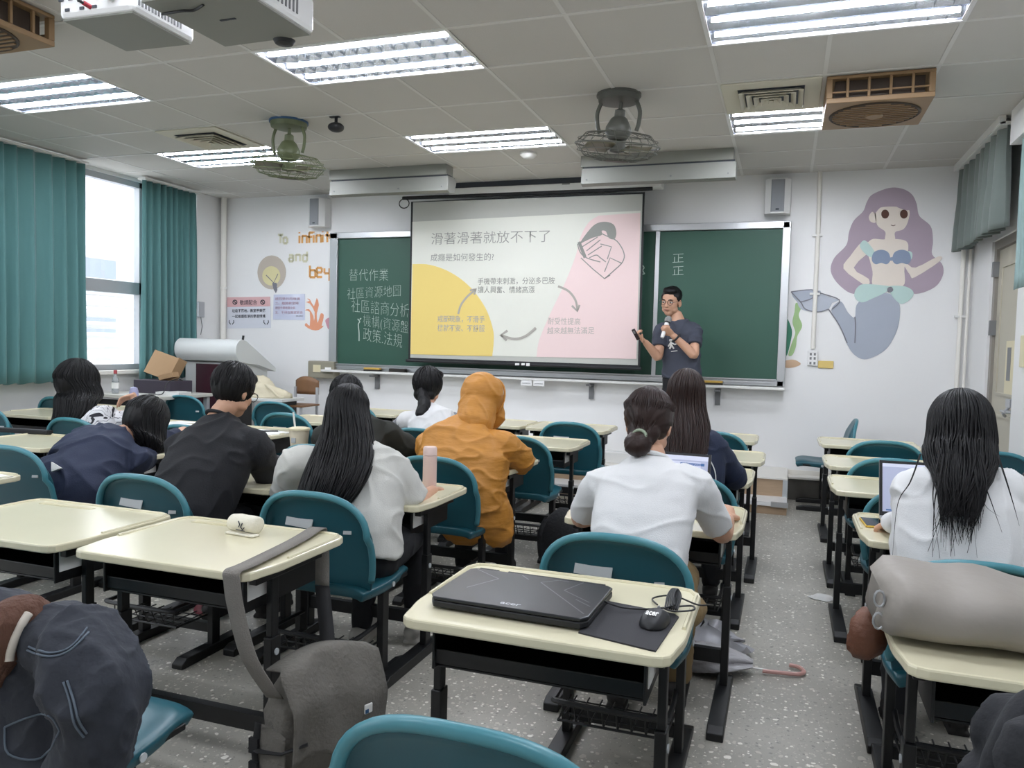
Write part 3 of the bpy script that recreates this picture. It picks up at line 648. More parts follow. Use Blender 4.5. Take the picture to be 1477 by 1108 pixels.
def LT(ch, x, y, s):   # blocky letters, s = x-height in px, y = baseline
    G = {'i': [[(0, 0), (0, -1)], [(0, -1.3), (0, -1.45)]], 'n': [[(0, 0), (0, -1)], [(0, -.95), (.6, -.95)], [(.6, 0), (.6, -1)]], 'f': [[(.1, 0), (.1, -1.4)], [(.1, -1.35), (.6, -1.35)], [(-.1, -.8), (.5, -.8)]], 't': [[(.2, 0), (.2, -1.4)], [(-.1, -.9), (.6, -.9)]],
         'y': [[(0, -.4), (0, -1)], [(0, -.4), (.6, -.4)], [(.6, .5), (.6, -1)]], 'b': [[(0, 0), (0, -1.4)], [(0, 0), (.65, 0)], [(.65, 0), (.65, -.9)], [(0, -.85), (.65, -.85)]], 'e': [[(0, 0), (0, -1.1)], [(0, -1.1), (.6, -1.1)], [(.6, -1.1), (.6, -.55)], [(0, -.55), (.6, -.55)], [(0, 0), (.65, 0)]],
         'o': [[(0, 0), (0, -.9)], [(0, -.9), (.6, -.9)], [(.6, -.9), (.6, 0)], [(0, 0), (.6, 0)]], 'T': [[(.3, 0), (.3, -1.4)], [(-.1, -1.35), (.7, -1.35)]], 'a': [[(0, 0), (.6, 0)], [(.6, 0), (.6, -.9)], [(0, 0), (0, -.5)], [(0, -.5), (.6, -.5)], [(0, -.9), (.6, -.9)]], 'd': [[(.6, 0), (.6, -1.4)], [(0, 0), (.6, 0)], [(0, 0), (0, -.9)], [(0, -.9), (.6, -.9)]]}
    return [[(x + a*s, y + b*s) for a, b in q] for q in G[ch]]
x = 432
for ch, adv in zip('infinity', (4, 9, 7.5, 4, 9, 4.5, 7, 8)):
    bl(LT(ch, x, 351 - (x - 432)*.04, 11), P_or); x += adv
x = 447
for ch, adv in zip('beyo', (10, 11, 11, 9)): bl(LT(ch, x, 400 - (x - 447)*.04, 12), P_or); x += adv
for ch, x in zip('To', (402, 409)): bl(LT(ch, x, 351, 9), P_pale)
for ch, x in zip('and', (417, 427, 437)): bl(LT(ch, x, 377, 10), P_pale)
m = thing('mural', 'painted orange coral and pink shell at the left edge of the chalkboard', 'wall painting', (-5.2, YM, 1.7))
P_coral = mw('mural coral', '#dd9877'); P_pink = mw('mural pink', '#cf9aa6')
decal('coral', [(440, 470), (442, 466), (447, 470), (447, 450), (440, 448), (446, 446), (452, 456), (453, 464), (454, 450), (447, 438), (441, 436), (447, 434), (443, 431), (447, 432), (453, 442), (457, 430), (460, 440), (457, 452), (458, 466), (461, 458), (463, 452), (467, 454), (466, 462), (464, 470), (467, 470), (460, 476), (450, 476)], P_coral, m, YM, .003, True, 2)
decal('shell', [(470, 461), (476, 458), (480, 460), (480, 475), (474, 475), (470, 466)], P_pink, m, YM, .003)
decal('shell', [(477, 458), (478, 445), (476, 433), (480, 432), (480, 458)], P_pink, m, YM, .003)
# posters
pst = mat('poster lilac', '#d3d6df', .5); pk = mat('poster pink', '#d8aeb0', .5)
m = thing('poster', 'white notice with a pink heading band on the left front wall', 'poster', (-6.2, YM, 1.7))
decal('sheet', [(328, 429), (390, 428), (391, 473), (328, 474)], pst, m, YM, .004, False)
decal('heading_band', [(328, 429), (390, 428), (390, 442), (328, 443)], pk, m, YM, .005, False)
wall_text('poster_text', '敬請配合', M['ink'], m, (346, 440), (371, 439.5), 7, YM - .006)
wall_text('poster_text', '垃圾不落地，教室更美麗', M['ink'], m, (335, 451), (383, 450.5), 5, YM - .005, .01)
wall_text('poster_text', '一起維護乾淨的學習環境', M['ink'], m, (335, 459), (383, 458.5), 5, YM - .005, .01)
for cx in (339, 379): stroke('prohibition_sign', [[(cx + 3*cos(j*pi/6), 436 + 3*sin(j*pi/6)) for j in range(13)], [(cx - 2, 434), (cx + 2, 438)]], .012, M['ink'], m, YM - .006)
for cx in (334, 384): stroke('hands_icon', [[(cx - 3, 462), (cx - 3.5, 465), (cx - 1, 468)], [(cx + 3, 462), (cx + 3.5, 465), (cx + 1, 468)]], .012, M['ink'], m, YM - .005)
m = thing('poster', 'shiny laminated lilac notice beside the painted coral', 'poster', (-5.6, YM, 1.75))
decal('sheet', [(395, 425), (440, 424), (440, 462), (394, 461)], mat('laminated lilac', '#ccd0e4', .12, coat=1), m, YM, .004, False)
P_ro = mat('poster rose ink', '#b08c9c', .6)
for i, (tx, x1) in enumerate((('請同學共同維護', 433), ('二、離開教室時', 431), ('請隨手關燈關冷氣', 426), ('五、不得在教室飲食', 437))): wall_text('poster_text', tx, P_ro, m, (397, 433 + i*6.6), (x1, 433 + i*6.6), 4, YM - .005)
wall_text('poster_text', '學務處 敬啟', M['ink'], m, (427, 457), (437, 457), 2, YM - .005)
# left wall thermostat
o = thing('switch_box', 'small grey switch box with a wire on the left wall by the curtain', 'switch box', (XL + .1, 7.62, 1.72))
MB().bb(0, .03, -.05, .05, -.09, .09).build('case', M['alud'], o, smooth=0, bevel=.006)
MB().tube([(.015, .0, -.09), (.02, .02, -.2), (.015, .0, -.3)], .004, 6).build('wire', M['grey'], o)
# projectors
def projector(loc, label, w, d, h, rz):
    o = thing('projector', label, 'projector', loc, rz, group='ceiling projectors')
    b = MB(); b.bb(-w/2, w/2, -d/2, d/2, 0, h); b.build('case', M['whitep'], o, smooth=0, bevel=.02)
    MB().bb(-w/2 + .012, w/2 - .012, -d/2 + .012, d/2 - .012, -.004, .004).build('base_plate', M['lampg'], o, smooth=0)
    MB().cyl((0, 0, h), (0, 0, ZC - loc[2]), .025).build('ceiling_mount', M['white'], o)
    mb = MB()
    for k in range(14): mb.bb(w/2 - .001, w/2 + .003, -d*.42 + k*d*.05, -d*.42 + k*d*.05 + .008, h*.25, h*.75)
    mb.build('vent_slots', M['grey'], o, smooth=0)
    return o
pj = projector((-2.515, 2.49, 2.60), 'white projector with cable sockets hanging at the top left', .35, .34, .12, R(2))
mb = MB()
for k, (x, z, a, b) in enumerate(((-.16, .07, .022, .012), (-.115, .075, .02, .02), (-.07, .06, .02, .01), (-.03, .07, .016, .016), (.01, .06, .018, .008), (-.13, .03, .02, .01), (-.06, .03, .02, .01), (-.0, .03, .02, .01))): mb.bb(x - a/2, x + a/2, -.174, -.168, z - b/2, z + b/2)
mb.build('sockets', M['ink'], pj, smooth=0)
mb = MB(); mb.lathe([(.001, 0), (.03, 0), (.03, .02), (.001, .02)], (.08, -.17, .07), 16, rot=Euler((R(90), 0, 0)).to_matrix()); mb.build('knob', M['whitep'], pj)
mb = MB(); mb.tube(spline([(-.02, -.18, .03), (-.04, -.22, .05), (-.12, -.2, .14), (-.16, -.1, .3), (-.17, .0, .45)], 5, False), .006, 6); mb.build('cable', M['blackp'], pj)
MB().cyl((-.02, -.17, .03), (-.025, -.2, .035), .009, n=8).build('plug', mat('red plug', '#a02c3a', .5), pj)
pj = projector((-2.03, 2.49, 2.60), 'larger white projector right of the one with cable sockets', .44, .46, .14, R(-1))
mb = MB(); mb.lathe([(.001, -.02), (.035, -.015), (.045, 0), (.001, .01)], (.07, .235, -.002), 16); mb.build('foot', M['blackp'], pj)
MB().bb(-.04, .03, -.01, .0, -.0065, -.004).build('badge', M['ink'], pj, smooth=0)
mb = MB(); mb.tube(spline([(-.2, -.13, -.012), (-.1, -.14, -.016), (-.06, -.12, -.01), (.0, -.14, -.006)], 5, False), .005, 6); mb.build('cable', M['blackp'], pj)
# ---------------------------------------------------------------- curtains
M['curt'] = mat('curtain teal', '#527f80', .8, var=.06, vscale=3, sheen=.3)
M['curtg'] = mat('curtain grey green', '#69726e', .8, var=.08, vscale=3, sheen=.2)
def curtain(label, y0, y1, z0, z1, x, amp, folds, m, gather=0.0, seed=0, rod=True):
    t = thing('curtain', label, 'curtain', (x, y0, 0)); rnd = random.Random(seed)
    ph = [rnd.uniform(0, 6) for _ in range(4)]; L = y1 - y0
    def f(u, v):
        z = z0 + (z1 - z0) * v; q = u + .008*sin(u*31 + ph[0])
        a = amp * (.55 + .45*(1 - v)) * (1 + .35*sin(u*9 + ph[1]))
        dx = a * (sin(2*pi*folds*q + .25*sin(5*v + ph[2])) ** 1) + .25*a*sin(4*pi*folds*q + ph[3])
        y = L * (u + gather * (1 - v) * (.5 - u) * .5)
        return V(dx, y, z + .01*sin(2*pi*folds*q)*(1 - v))
    MB().grid(f, int(folds*10), 14).build('cloth', m, t, smooth=180, solid=.004)
    if rod: MB().bb(-.05, .05, -.02, L + .02, z1 - .02, z1 + .0).build('rail', M['white'], t, smooth=0)
    return t
curtain('wide teal curtain drawn over the windows at the left edge', 2.2, 5.91, .93, 3.07, XL + .18, .06, 25, M['curt'], 0, 3)
curtain('narrower teal curtain between the open window and the front left corner', 6.66, 7.47, .92, 3.07, XL + .18, .055, 9, M['curt'], -.12, 5)
curtain('grey-green curtain bunched above the door on the right wall', 6.42, 7.92, 2.32, 3.05, XR - .14, .055, 8, M['curtg'], 0.06, 8)
curtain('pale teal curtain strip at the right edge of the photo', 5.25, 6.15, 1.86, 3.05, XR - .1, .035, 7, mat('curtain pale teal', '#8fa6a6', .8, var=.06, vscale=3), 0, 9)
struct(MB().bb(XR - .15, XR, YB, 6.3, 2.86, ZC - .001).build('trim_5', M['wall'], smooth=0))
MB2 = MB(); MB2.bb(XR - .2, XR - .16, 6.4, YW - .02, ZC - .06, ZC - .001); struct(MB2.build('trim_6', M['white'], smooth=0))
o = thing('notice', 'small beige notice taped inside the door bay on the right', 'notice', (XR + .035, 6.75, 1.32))
MB().bb(-.004, 0, -.13, .13, -.2, .2).build('sheet', M['offw'], o, smooth=0)
MB().bb(-.006, -.004, -.02, .08, -.1, .15).build('printed_lines', M['grey'], o, smooth=0)
o = thing('door_latch', 'grey door latch and hasp below the beige notice', 'latch', (XR + .03, 6.62, 1.06))
mb = MB(); mb.bb(-.03, 0, -.06, .06, -.03, .03); mb.tube([(-.02, .0, -.03), (-.05, .02, -.08), (-.03, .05, -.1)], .012, 8); mb.build('latch', M['alud'], o)
o = thing('switch_box', 'beige light switch on the right wall pier', 'switch box', (XR, 6.2, 1.45))
MB().bb(-.03, 0, -.06, .06, -.12, .1).build('cover', M['offw'], o, smooth=0, bevel=.006)
# ---------------------------------------------------------------- desks
def outline(w, d):
    h = w / 2; pts = []
    def side(y):  # the side edge steps in towards the sitter
        k = min(max((y - .03) / .13, 0), 1); k = k*k*(3 - 2*k); return h - .016 * (1 - k)
    R_ = [(side(0) - .045, 0.0), (side(0) - .02, .006), (side(.02) - .004, .022)] + [(side(y), y) for y in (.045, .07, .09, .11, .13, .16, .25, .4)] + [(h, d - .05), (h - .008, d - .02), (h - .025, d - .004), (h - .05, d)]
    return R_ + [(-x, y) for x, y in reversed(R_)]
def make_desk(name='desk'):
    t = thing(name, 'x', 'desk', (0, 0, 0), group='school desks'); w, d = .72, .54
    mb = MB(); mb.prism(outline(w, d), .672, .70)
    top = mb.build('tabletop', [M['cream']], t, smooth=0, bevel=.006)
    mb = MB(); pts = [(-w/2 + .012, .2, .701), (-w/2 + .012, d - .06, .701), (-w/2 + .03, d - .02, .701), (-w/2 + .06, d - .011, .701), (w/2 - .06, d - .011, .701), (w/2 - .03, d - .02, .701), (w/2 - .012, d - .06, .701), (w/2 - .012, .2, .701)]
    mb.tube(pts, .006, 6); mb.build('raised_edge', M['cream'], top)
    mb = MB(); mb.bb(-.27, .0, d - .075, d - .045, .6985, .7012); mb.build('pencil_groove_shade', M['creamd'], top, smooth=0)  # no recess cut; a darker strip paints the shade of the groove
    mb = MB(); mb.bb(-.28, .28, .09, .46, .548, .555); mb.bb(-.28, -.272, .07, .46, .548, .665); mb.bb(.272, .28, .07, .46, .548, .665); mb.bb(-.28, .28, .452, .46, .548, .665); mb.bb(-.28, .28, .08, .087, .56, .6)
    mb.bb(-.272, .272, .085, .46, .664, .671)
    mb.build('book_box', M['black'], t, smooth=0, bevel=.003)
    MB().bb(.2805, .2835, .085, .19, .585, .655).build('side_label', M['paper'], t, smooth=0)
    for sx in (-1, 1):
        x = .305 * sx
        mb = MB(); mb.bb(x - .015, x + .015, .155, .205, .04, .45); mb.bb(x - .011, x + .011, .162, .198, .45, .665); mb.bb(x - .014, x + .014, .08, .44, .64, .672)
        l = mb.build('leg', M['black'], t, smooth=0, bevel=.003)
        poly = [(-.235, 0), (.33, 0), (.33, .022), (.24, .045), (-.2, .045), (-.235, .03)]
        Mx = Matrix(((0, 0, 1, x), (1, 0, 0, 0), (0, 1, 0, 0), (0, 0, 0, 1)))
        mb = MB(); mb.prism(poly, -.03, .03, Mx); mb.build('foot', M['black'], l, smooth=0, bevel=.004)
        mb = MB(); mb.cyl((x + sx*.015, .18, .40), (x + sx*.019, .18, .40), .011, n=12); mb.build('bolt', M['paperg'], l)
    mb = MB(); mb.bb(-.29, .29, .165, .195, .13, .185); mb.build('crossbar', M['black'], t, smooth=0)
    return t
# ---------------------------------------------------------------- chairs
def make_chair():
    t = thing('chair', 'x', 'chair', (0, 0, 0), group='school chairs')
    def hw(v): return .205 + .032 * sin(min(v, .8) / .8 * pi / 2)
    def zt(u): return .650 + .155 * max(0, 1 - abs(u) ** 2.7) ** .48
    def back(u, v):
        a = sin((u - .5) * pi)
        z = .405 + (zt(a) - .405) * v; x = a * hw(v)
        y = .035 - .085 * v ** 1.3 + .035 * (abs(a) ** 2.2) * (.4 + .6*v) - .03 * max(0, v - .85) / .15 * .6
        return V(x, y, z)
    b = MB().grid(back, 18, 12).build('backrest', M['teal'], t, smooth=180, solid=.012, soff=0)
    rim = [back(0, j/14) for j in range(3, 14)] + [back(i/22, 1) for i in range(23)] + [back(1, j/14) for j in range(13, 2, -1)]
    r = MB(); r.tube([p + V(0, -.008, 0) for p in rim], .0135, 8); r.build('rim', M['tealr'], b, smooth=180)
    def seat(u, v):
        a = (u - .5) * 2; y = .0 + .42 * v
        hw_ = .205 + .022 * sin(pi * min(v*1.2, 1)) - .02 * max(0, v - .85) / .15
        z = .43 - .02*(1 - a*a)*sin(pi*min(v*1.1, 1)) + .012*v - .04 * max(0, v - .78)**2 / .05 * .6 - .02 * abs(a)**6
        return V(a*hw_, y, z)
    sd = MB().grid(seat, 16, 14).build('seat', M['teal'], t, smooth=60, solid=.042, soff=-.6, bevel=.010)
    for sx in (-1, 1):
        x = .195*sx; mb = MB(); mb.cyl((x + sx*.032, .20, .405), (x + sx*.036, .20, .405), .011, n=12); mb.build('bolt', M['paperg'], sd)
        mb = MB(); mb.bb(x - .014, x + .014, .15, .2, .03, .41); mb.bb(x - .016, x + .016, .05, .36, .395, .412)
        l = mb.build('leg', M['black'], t, smooth=0, bevel=.003)
        poly = [(-.05, 0), (.40, 0), (.40, .025), (.34, .04), (-.02, .04), (-.05, .02)]
        Mx = Matrix(((0, 0, 1, x), (1, 0, 0, 0), (0, 1, 0, 0), (0, 0, 0, 1)))
        mb = MB(); mb.prism(poly, -.028, .028, Mx); mb.build('foot', M['black'], l, smooth=0, bevel=.004)
    MB().bb(-.19, .19, .16, .19, .085, .125).build('crossbar', M['black'], t, smooth=0); MB().bb(-.19, .19, .16, .19, .37, .395).build('seat_support', M['black'], t, smooth=0)
    mb = MB()
    mb.tube(spline([(-.18, .17, .245), (-.185, -.02, .245), (-.15, -.06, .245), (.15, -.06, .245), (.185, -.02, .245), (.18, .17, .245)], 4, False), .009, 6)
    mb.tube([(-.18, .16, .17), (-.175, -.03, .17), (.175, -.03, .17), (.18, .16, .17)], .005, 5)
    for i in range(8):
        x = -.16 + .32*i/7; mb.tube([(x, -.06 if abs(x) < .15 else -.03, .24), (x, -.03, .172), (x, .16, .172)], .0032, 4, cap=False)
    for y in (.02, .07, .12): mb.tube([(-.178, y, .172), (.178, y, .172)], .0032, 4, cap=False)
    mb.build('wire_basket', M['black'], t)
    mb = MB(); p = back(.70, .66) + V(0, -.012, 0); mb.box(p, (.032, .004, .014), rot=Euler((R(-14), 0, R(18))).to_matrix()); mb.build('number_label', M['paperg'], t, smooth=0)
    mb = MB(); p = back(.40, .70) + V(0, -.010, 0); mb.box(p, (.125, .003, .045), rot=Euler((R(-14), R(3), R(-3))).to_matrix()); mb.build('paper_label', M['paperg'], t, smooth=0)
    return t
DK = make_desk(); CH = make_chair()
used = {}
def desk(x, y, label, rz=0, group='school desks'):
    if 'd' not in used: used['d'] = 1; DK.location = (x, y, 0); DK['label'] = label; DK.rotation_euler.z = rz; return DK
    return dup(DK, (x, y, 0), rz, label, group)
def chair(x, y, label, rz=0, tape=False):
    o = dup(CH, (x, y, 0), rz, label, None, () if tape else ('paper_label',))
    return o
xA, xB, xC, xD, xE, xF = -.53, -1.80, -2.56, -3.83, -4.57, -6.12; xG, xH = .63, 1.40
d_ = {}
for k, x, y, lab in (
    ('A1', -.56, 1.76, 'cream desk in the foreground carrying the closed laptop and mouse'),
    ('A2', -.49, 3.06, 'cream desk in front of the woman with the low hair bun'),
    ('A3', -.50, 4.25, 'cream desk with the yellow paper cup'),
    ('A4', -.46, 5.10, 'cream desk just ahead of the desk with the yellow cup'),
    ('A5', -.54, 6.24, 'greyish desk nearest the platform in the middle aisle column'),
    ('B1', -1.82, 1.90, 'cream desk with the messenger bag strap laid over its corner'),
    ('B2', -1.79, 2.98, 'cream desk with the pink bottle'),
    ('B3', -1.76, 4.05, 'cream desk under the elbow of the person in the orange jacket'),
    ('B4', -1.70, 5.15, 'empty cream desk right of the orange jacket, above the chair with a label'),
    ('B5', -1.73, 6.30, 'front row cream desk whose left edge meets its neighbour'),
    ('C1', -2.59, 1.90, 'cream desk to the left of the one with the bag strap, with glare on top'),
    ('C2', -2.56, 3.02, 'desk hidden in front of the man in the black shirt'),
    ('C3', -2.56, 4.1, 'desk in front of the person wearing headphones'),
    ('C4', -2.53, 5.2, 'desk in front of the ponytailed woman'),
    ('C5', -2.46, 6.30, 'front row cream desk left of its touching neighbour'),
    ('D1', -3.86, 2.28, 'cream desk at the left edge with white paper on its corner'),
    ('D2', -3.81, 3.52, 'cream desk the navy-jacketed sleeper leans on'),
    ('D3', -3.81, 4.62, 'cream desk with the dark pen case, beyond the man in black'),
    ('D4', -3.81, 5.66, 'cream desk behind the large empty teal chair left of the long-haired woman'),
    ('D5', -3.81, 6.6, 'front row desk below the beige cloth on the wooden chair'),
    ('E2', -4.55, 3.50, 'cream desk on the left touching the sleeper\'s desk'),
    ('E3', -4.55, 4.64, 'desk with white papers in front of the woman in the patterned shirt'),
    ('F2', -6.10, 4.86, 'cream desk by the curtain at the left edge'),
    ('F3', -6.02, 5.42, 'desk with the purple-lidded bottle near the window'),
    ('G1', .63, 1.93, 'cream desk under the large grey bag'),
    ('G2', .66, 3.18, 'cream desk with the open laptop and yellow phone'),
    ('G3', .61, 4.27, 'cream desk directly beyond the one with the open laptop'),
    ('G4', .62, 5.20, 'second cream desk beyond the one with the open laptop'),
    ('G5', .63, 6.38, 'frontmost desk of the right column below the sideways chair')):
    d_[k] = desk(x, y, lab)
for k, x, y, lab, tape in (
    ('A1', -.485, 2.47, 'teal chair seating the woman with the low hair bun, white tape on its back', True),
    ('A2', -.43, 3.78, 'teal chair of the woman in the navy jacket', False),
    ('A3', -.47, 4.93, 'teal chair between the yellow cup desk and the desk ahead of it', False),
    ('A4', -.47, 5.82, 'teal chair in front of the greyish desk by the platform', False),
    ('B1', -1.71, 2.64, 'teal chair seating the long-haired woman in a white T-shirt, grey tape on its back', True),
    ('B2', -1.70, 3.72, 'teal chair behind the pink bottle, seating the person in orange', False),
    ('B3', -1.62, 4.80, 'teal chair to the right of the orange jacket with its seat showing', False),
    ('B4', -1.55, 5.88, 'teal chair with a paper label behind the empty desk right of the orange jacket', True),
    ('C1', -2.555, 2.64, 'teal chair seating the man in black, torn paper on its back', True),
    ('C2', -2.46, 3.80, 'teal chair of the person with headphones', False),
    ('C3', -2.35, 4.86, 'teal chair of the ponytailed woman', False),
    ('C4', -2.50, 5.90, 'teal chair peeking out right of the orange hood', False),
    ('D1', -3.77, 3.00, 'teal chair of the navy-jacketed sleeper at the left edge', False),
    ('D2', -3.74, 4.22, 'teal chair hidden beyond the navy-jacketed sleeper', False),
    ('D3', -3.72, 5.30, 'large empty teal chair between the man in black and the long-haired woman', True),
    ('E4', -4.45, 6.15, 'teal chair just beyond the large empty teal chair, to its left', False),
    ('D4', -3.72, 6.32, 'teal chair mostly hidden by the long-haired woman', False),
    ('E2', -4.66, 4.16, 'teal chair of the woman in the patterned shirt', False),
    ('E1', -5.88, 4.45, 'teal chair back cut by the left edge, left of the patterned shirt', False),
    ('F3', -6.3, 5.45, 'small teal chair far left below the curtain hem', False),
    ('E5', -5.62, 6.3, 'teal chair in front of the dark lectern panel', False),
    ('G1', .56, 2.60, 'teal chair of the woman with long loose hair, behind the grey bag', False),
    ('G2', .60, 3.86, 'teal chair behind the open laptop', False),
    ('G3', .60, 4.90, 'teal chair between the second and third desks of the right column', False),
    ('G4', .66, 5.86, 'teal chair behind the second frontmost desk of the right column', False),
    ('H4', 1.24, 5.6, 'teal chair at the right wall beyond the woman with long hair', False),
    ('A0', -.45, 1.16, 'teal chair back in the foreground at the bottom centre', False)):
    chair(x, y, lab, 0, tape)
chair(-2.38, 1.60, 'teal chair at the left edge with its seat pushed under the desk with glare', 0)
chair(-1.62, 1.22, 'teal chair under the denim jacket in the bottom left corner', 0)
chair(.54, 7.55, 'teal chair turned sideways by the front wall under the mermaid', R(90))
chair(.62, 1.30, 'teal chair under the black coat in the bottom right corner', 0)
for ob in list(CH.children_recursive) + [CH]: bpy.data.objects.remove(ob)
# ---------------------------------------------------------------- things on and around the desks
M['lidk'] = mat('laptop lid dark', '#2b2d31', .32, metal=.4); M['lidl'] = mat('lid line', '#6d6f74', .3, metal=.6); M['silver'] = mat('silver laptop', '#b6b9be', .35, metal=.4)
M['scrb'] = mat('laptop screen', '#a7adc6', .3, emit=.35); M['scrd'] = mat('screen blue block', '#41669c', .3, emit=.3); M['scrw'] = mat('screen page', '#c9cde0', .3, emit=.35)
t = thing('laptop', 'closed black laptop with grey line pattern on the foreground desk', 'laptop', (-.645, 2.0, .7))
rz = R(-1.5); t.rotation_euler.z = rz
poly = [(-.20, -.155), (.20, -.155), (.215, -.13), (.215, .12), (.2, .135), (-.2, .135), (-.215, .12), (-.215, -.13)]
MB().prism(poly, .006, .024).build('base', M['blackp'], t, smooth=0, bevel=.004)
l = MB().prism(poly, .025, .034).build('lid', M['lidk'], t, smooth=0, bevel=.003)
mb = MB()
def ln(a, b, w=.0018):
    a = V(*a, .0345); b = V(*b, .0345); d = (b - a).normalized(); n = V(-d.y, d.x, 0) * w; mb.add([a + n, a - n, b - n, b + n], [(0, 1, 2, 3)])
for a, b in (((-.19, .12), (-.1, .06)), ((-.1, .06), (-.15, -.05)), ((.13, .13), (.1, .04)), ((.1, .04), (.19, -.03)), ((.02, .08), (.06, .12)), ((.02, .08), (.2, -.12)), ((.15, -.02), (.2, -.06)), ((-.05, .12), (-.02, .09)), ((.06, .12), (.09, .12))): ln(a, b)
mb.build('line_pattern', M['lidl'], l, smooth=0)
text('logo', 'acer', M['silver'], l, (-.02, -.135, .0347), (.055, 0, 0), (0, .014, 0), .02)
mb = MB(); mb.bb(-.19, -.13, .133, .142, .012, .034); mb.bb(-.1, .19, .133, .142, .012, .034); mb.build('hinge', M['blackp'], t, smooth=0)
for x, y in ((-.18, -.12), (.18, -.12), (-.18, .1), (.18, .1)): MB().cyl((x, y, 0), (x, y, .007), .012, n=10).build('foot', M['blackp'], t)
t = thing('mouse_pad', 'black cloth mouse pad partly under the laptop', 'mouse pad', (-.335, 1.94, .7))
MB().prism([(-.115, -.11), (.08, -.155), (.1, .1), (.085, .12), (-.1, .15), (-.115, .14)], .0, .004).build('pad', mat('pad cloth', '#2c2c30', .85, bump=.2, bscale=500), t, smooth=0)
t = thing('mouse', 'black computer mouse on the mouse pad', 'mouse', (-.285, 1.96, .704), R(-8))
def ms(u, v):
    th = pi*u; a = (v - .5)*2; w = .034*sqrt(max(0, 1 - abs(a)**3.2)); return V(-w*cos(th), a*.056, .003 + .034*sin(th)**.8*max(0, (1 - abs(a)**2.6))**.6)
MB().grid(ms, 14, 16).build('shell', M['blackp'], t, smooth=180)
MB().ell((0, .03, .028), (.004, .012, .011), 10, 8).build('scroll_wheel', M['grey'], t)
text('logo', 'acer', M['paper'], t, (-.015, -.036, .0335), (.032, 0, 0), (0, .014, .0055), .03)
t = thing('mouse_cable', 'black mouse cable bundled behind the mouse and plugged into the laptop', 'cable', (-.4, 2.05, .703))
mb = MB(); mb.tube(spline([(-.03, -.02, .018), (.02, -.03, .012), (.08, .0, .006), (.14, .03, .01), (.19, .05, .014), (.2, .0, .02), (.155, -.03, .02), (.12, -.0, .015)], 6, False), .0025, 6)
for k in range(5): mb.tube(spline([(.13 + .006*k, -.02, .02 + .003*k), (.125 + .004*k, .06, .03), (.13 + .003*k, .13, .03), (.14 + .004*k, .10, .02), (.14 + .005*k, -.01, .018)], 5, False), .0025, 5)
mb.tube(spline([(.1, .05, .005), (.08, .1, .005), (.13, .13, .01), (.2, .08, .01), (.225, .1, .005)], 5, False), .0025, 5)
mb.build('wire', M['blackp'], t)
MB().box((-.05, -.018, .016), (.03, .012, .008)).build('plug', M['blackp'], t, smooth=0)
# rolled pouch on the bag desk
t = thing('pouch', 'small cream folded pouch with dark print on the desk with the bag strap', 'pouch', (-1.80, 2.31, .701), R(-6))
M['canv'] = mat('cream canvas', '#dcd8c8', .85, bump=.25, bscale=90)
mb = MB(); rings = []
for x, s in ((-.062, .6), (-.058, .9), (-.03, 1.02), (.0, .97), (.03, 1.0), (.055, .95), (.06, .7)):
    rings.append([V(x, .033*s*cos(a)*1.1, .034 + .032*s*sin(a)*(1 if sin(a) > 0 else .95)) for a in [2*pi*j/16 for j in range(16)]])
mb.loft(rings); mb.build('roll', M['canv'], t, smooth=180)
mb = MB(); mb.bb(-.055, .075, -.045, -.01, 0, .008); mb.build('flap', M['canv'], t, smooth=0, bevel=.003)
stk = MB(); stk.tube([(.0, -.036, .05), (.008, -.038, .04), (.004, -.038, .03)], .002, 5); stk.tube([(.02, -.037, .045), (.012, -.038, .03), (.02, -.036, .022), (.028, -.036, .03)], .002, 5); stk.tube([(-.01, -.037, .02), (.03, -.037, .018)], .0015, 4)
stk.build('print', M['ink'], t)
# messenger bag
M['bagc'] = mat('grey canvas', '#6a6761', .9, var=.12, vscale=9, bump=.35, bscale=70)
M['bagd'] = mat('dark webbing', '#1d1d1f', .8)
t = thing('messenger_bag', 'grey canvas messenger bag hanging from the desk corner by its strap', 'messenger bag', (-1.40, 1.98, .06))
ax = V(.40, 1, 0).normalized(); px_ = V(1, -.40, 0).normalized()
def bagpt(l, d, z): return ax*l + px_*d + V(0, 0, z)
mb = MB(); rings = []
for z, L, D, o in ((.0, .11, .05, 0), (.01, .145, .075, 0), (.10, .165, .09, .0), (.20, .165, .085, .005), (.28, .15, .06, .01), (.33, .13, .035, .015), (.345, .1, .02, .02)):
    n = 28; rings.append([bagpt(.12 + L*math.copysign(abs(cos(a))**.6, cos(a)) + .008*sin(5*a + z*20), o + D*math.copysign(abs(sin(a))**.7, sin(a)) + .006*sin(3*a + z*30), z) for a in [2*pi*j/n for j in range(n)]])
mb.loft(rings); mb.build('body', M['bagc'], t, smooth=180)
def flap(u, v):   # drapes from the back over the front (+px side) 
    l = -.05 + .35*u; s = v*.52
    wav = .012*sin(u*7 + v*4) + .008*sin(u*15 - v*5)
    if s < .1: p = bagpt(.12 + (l - .12)*.9, -.04 + s*.9, .33 + .035*sin(u*3.1) + s*.2)
    else: 
        q = s - .1; p = bagpt(l, .05 + .075*min(1, q*6) + wav, .35 + .03*sin(u*3.1) - q*.72*(1 - .15*cos(u*3.1)))
    return p
MB().grid(flap, 16, 18).build('flap', M['bagc'], t, smooth=180, solid=.006)
mb = MB(); mb.add([flap(.72, .6) + px_*.012 + V(0, 0, .0)]*1, []); q = flap(.72, .62) + px_*.012
mb = MB(); mb.box(q, (.03, .006, .03), rot=Euler((0, 0, math.atan2(px_.y, px_.x) + pi/2)).to_matrix()); mb.build('pin_badge', M['paper'], t, smooth=0, bevel=.004)
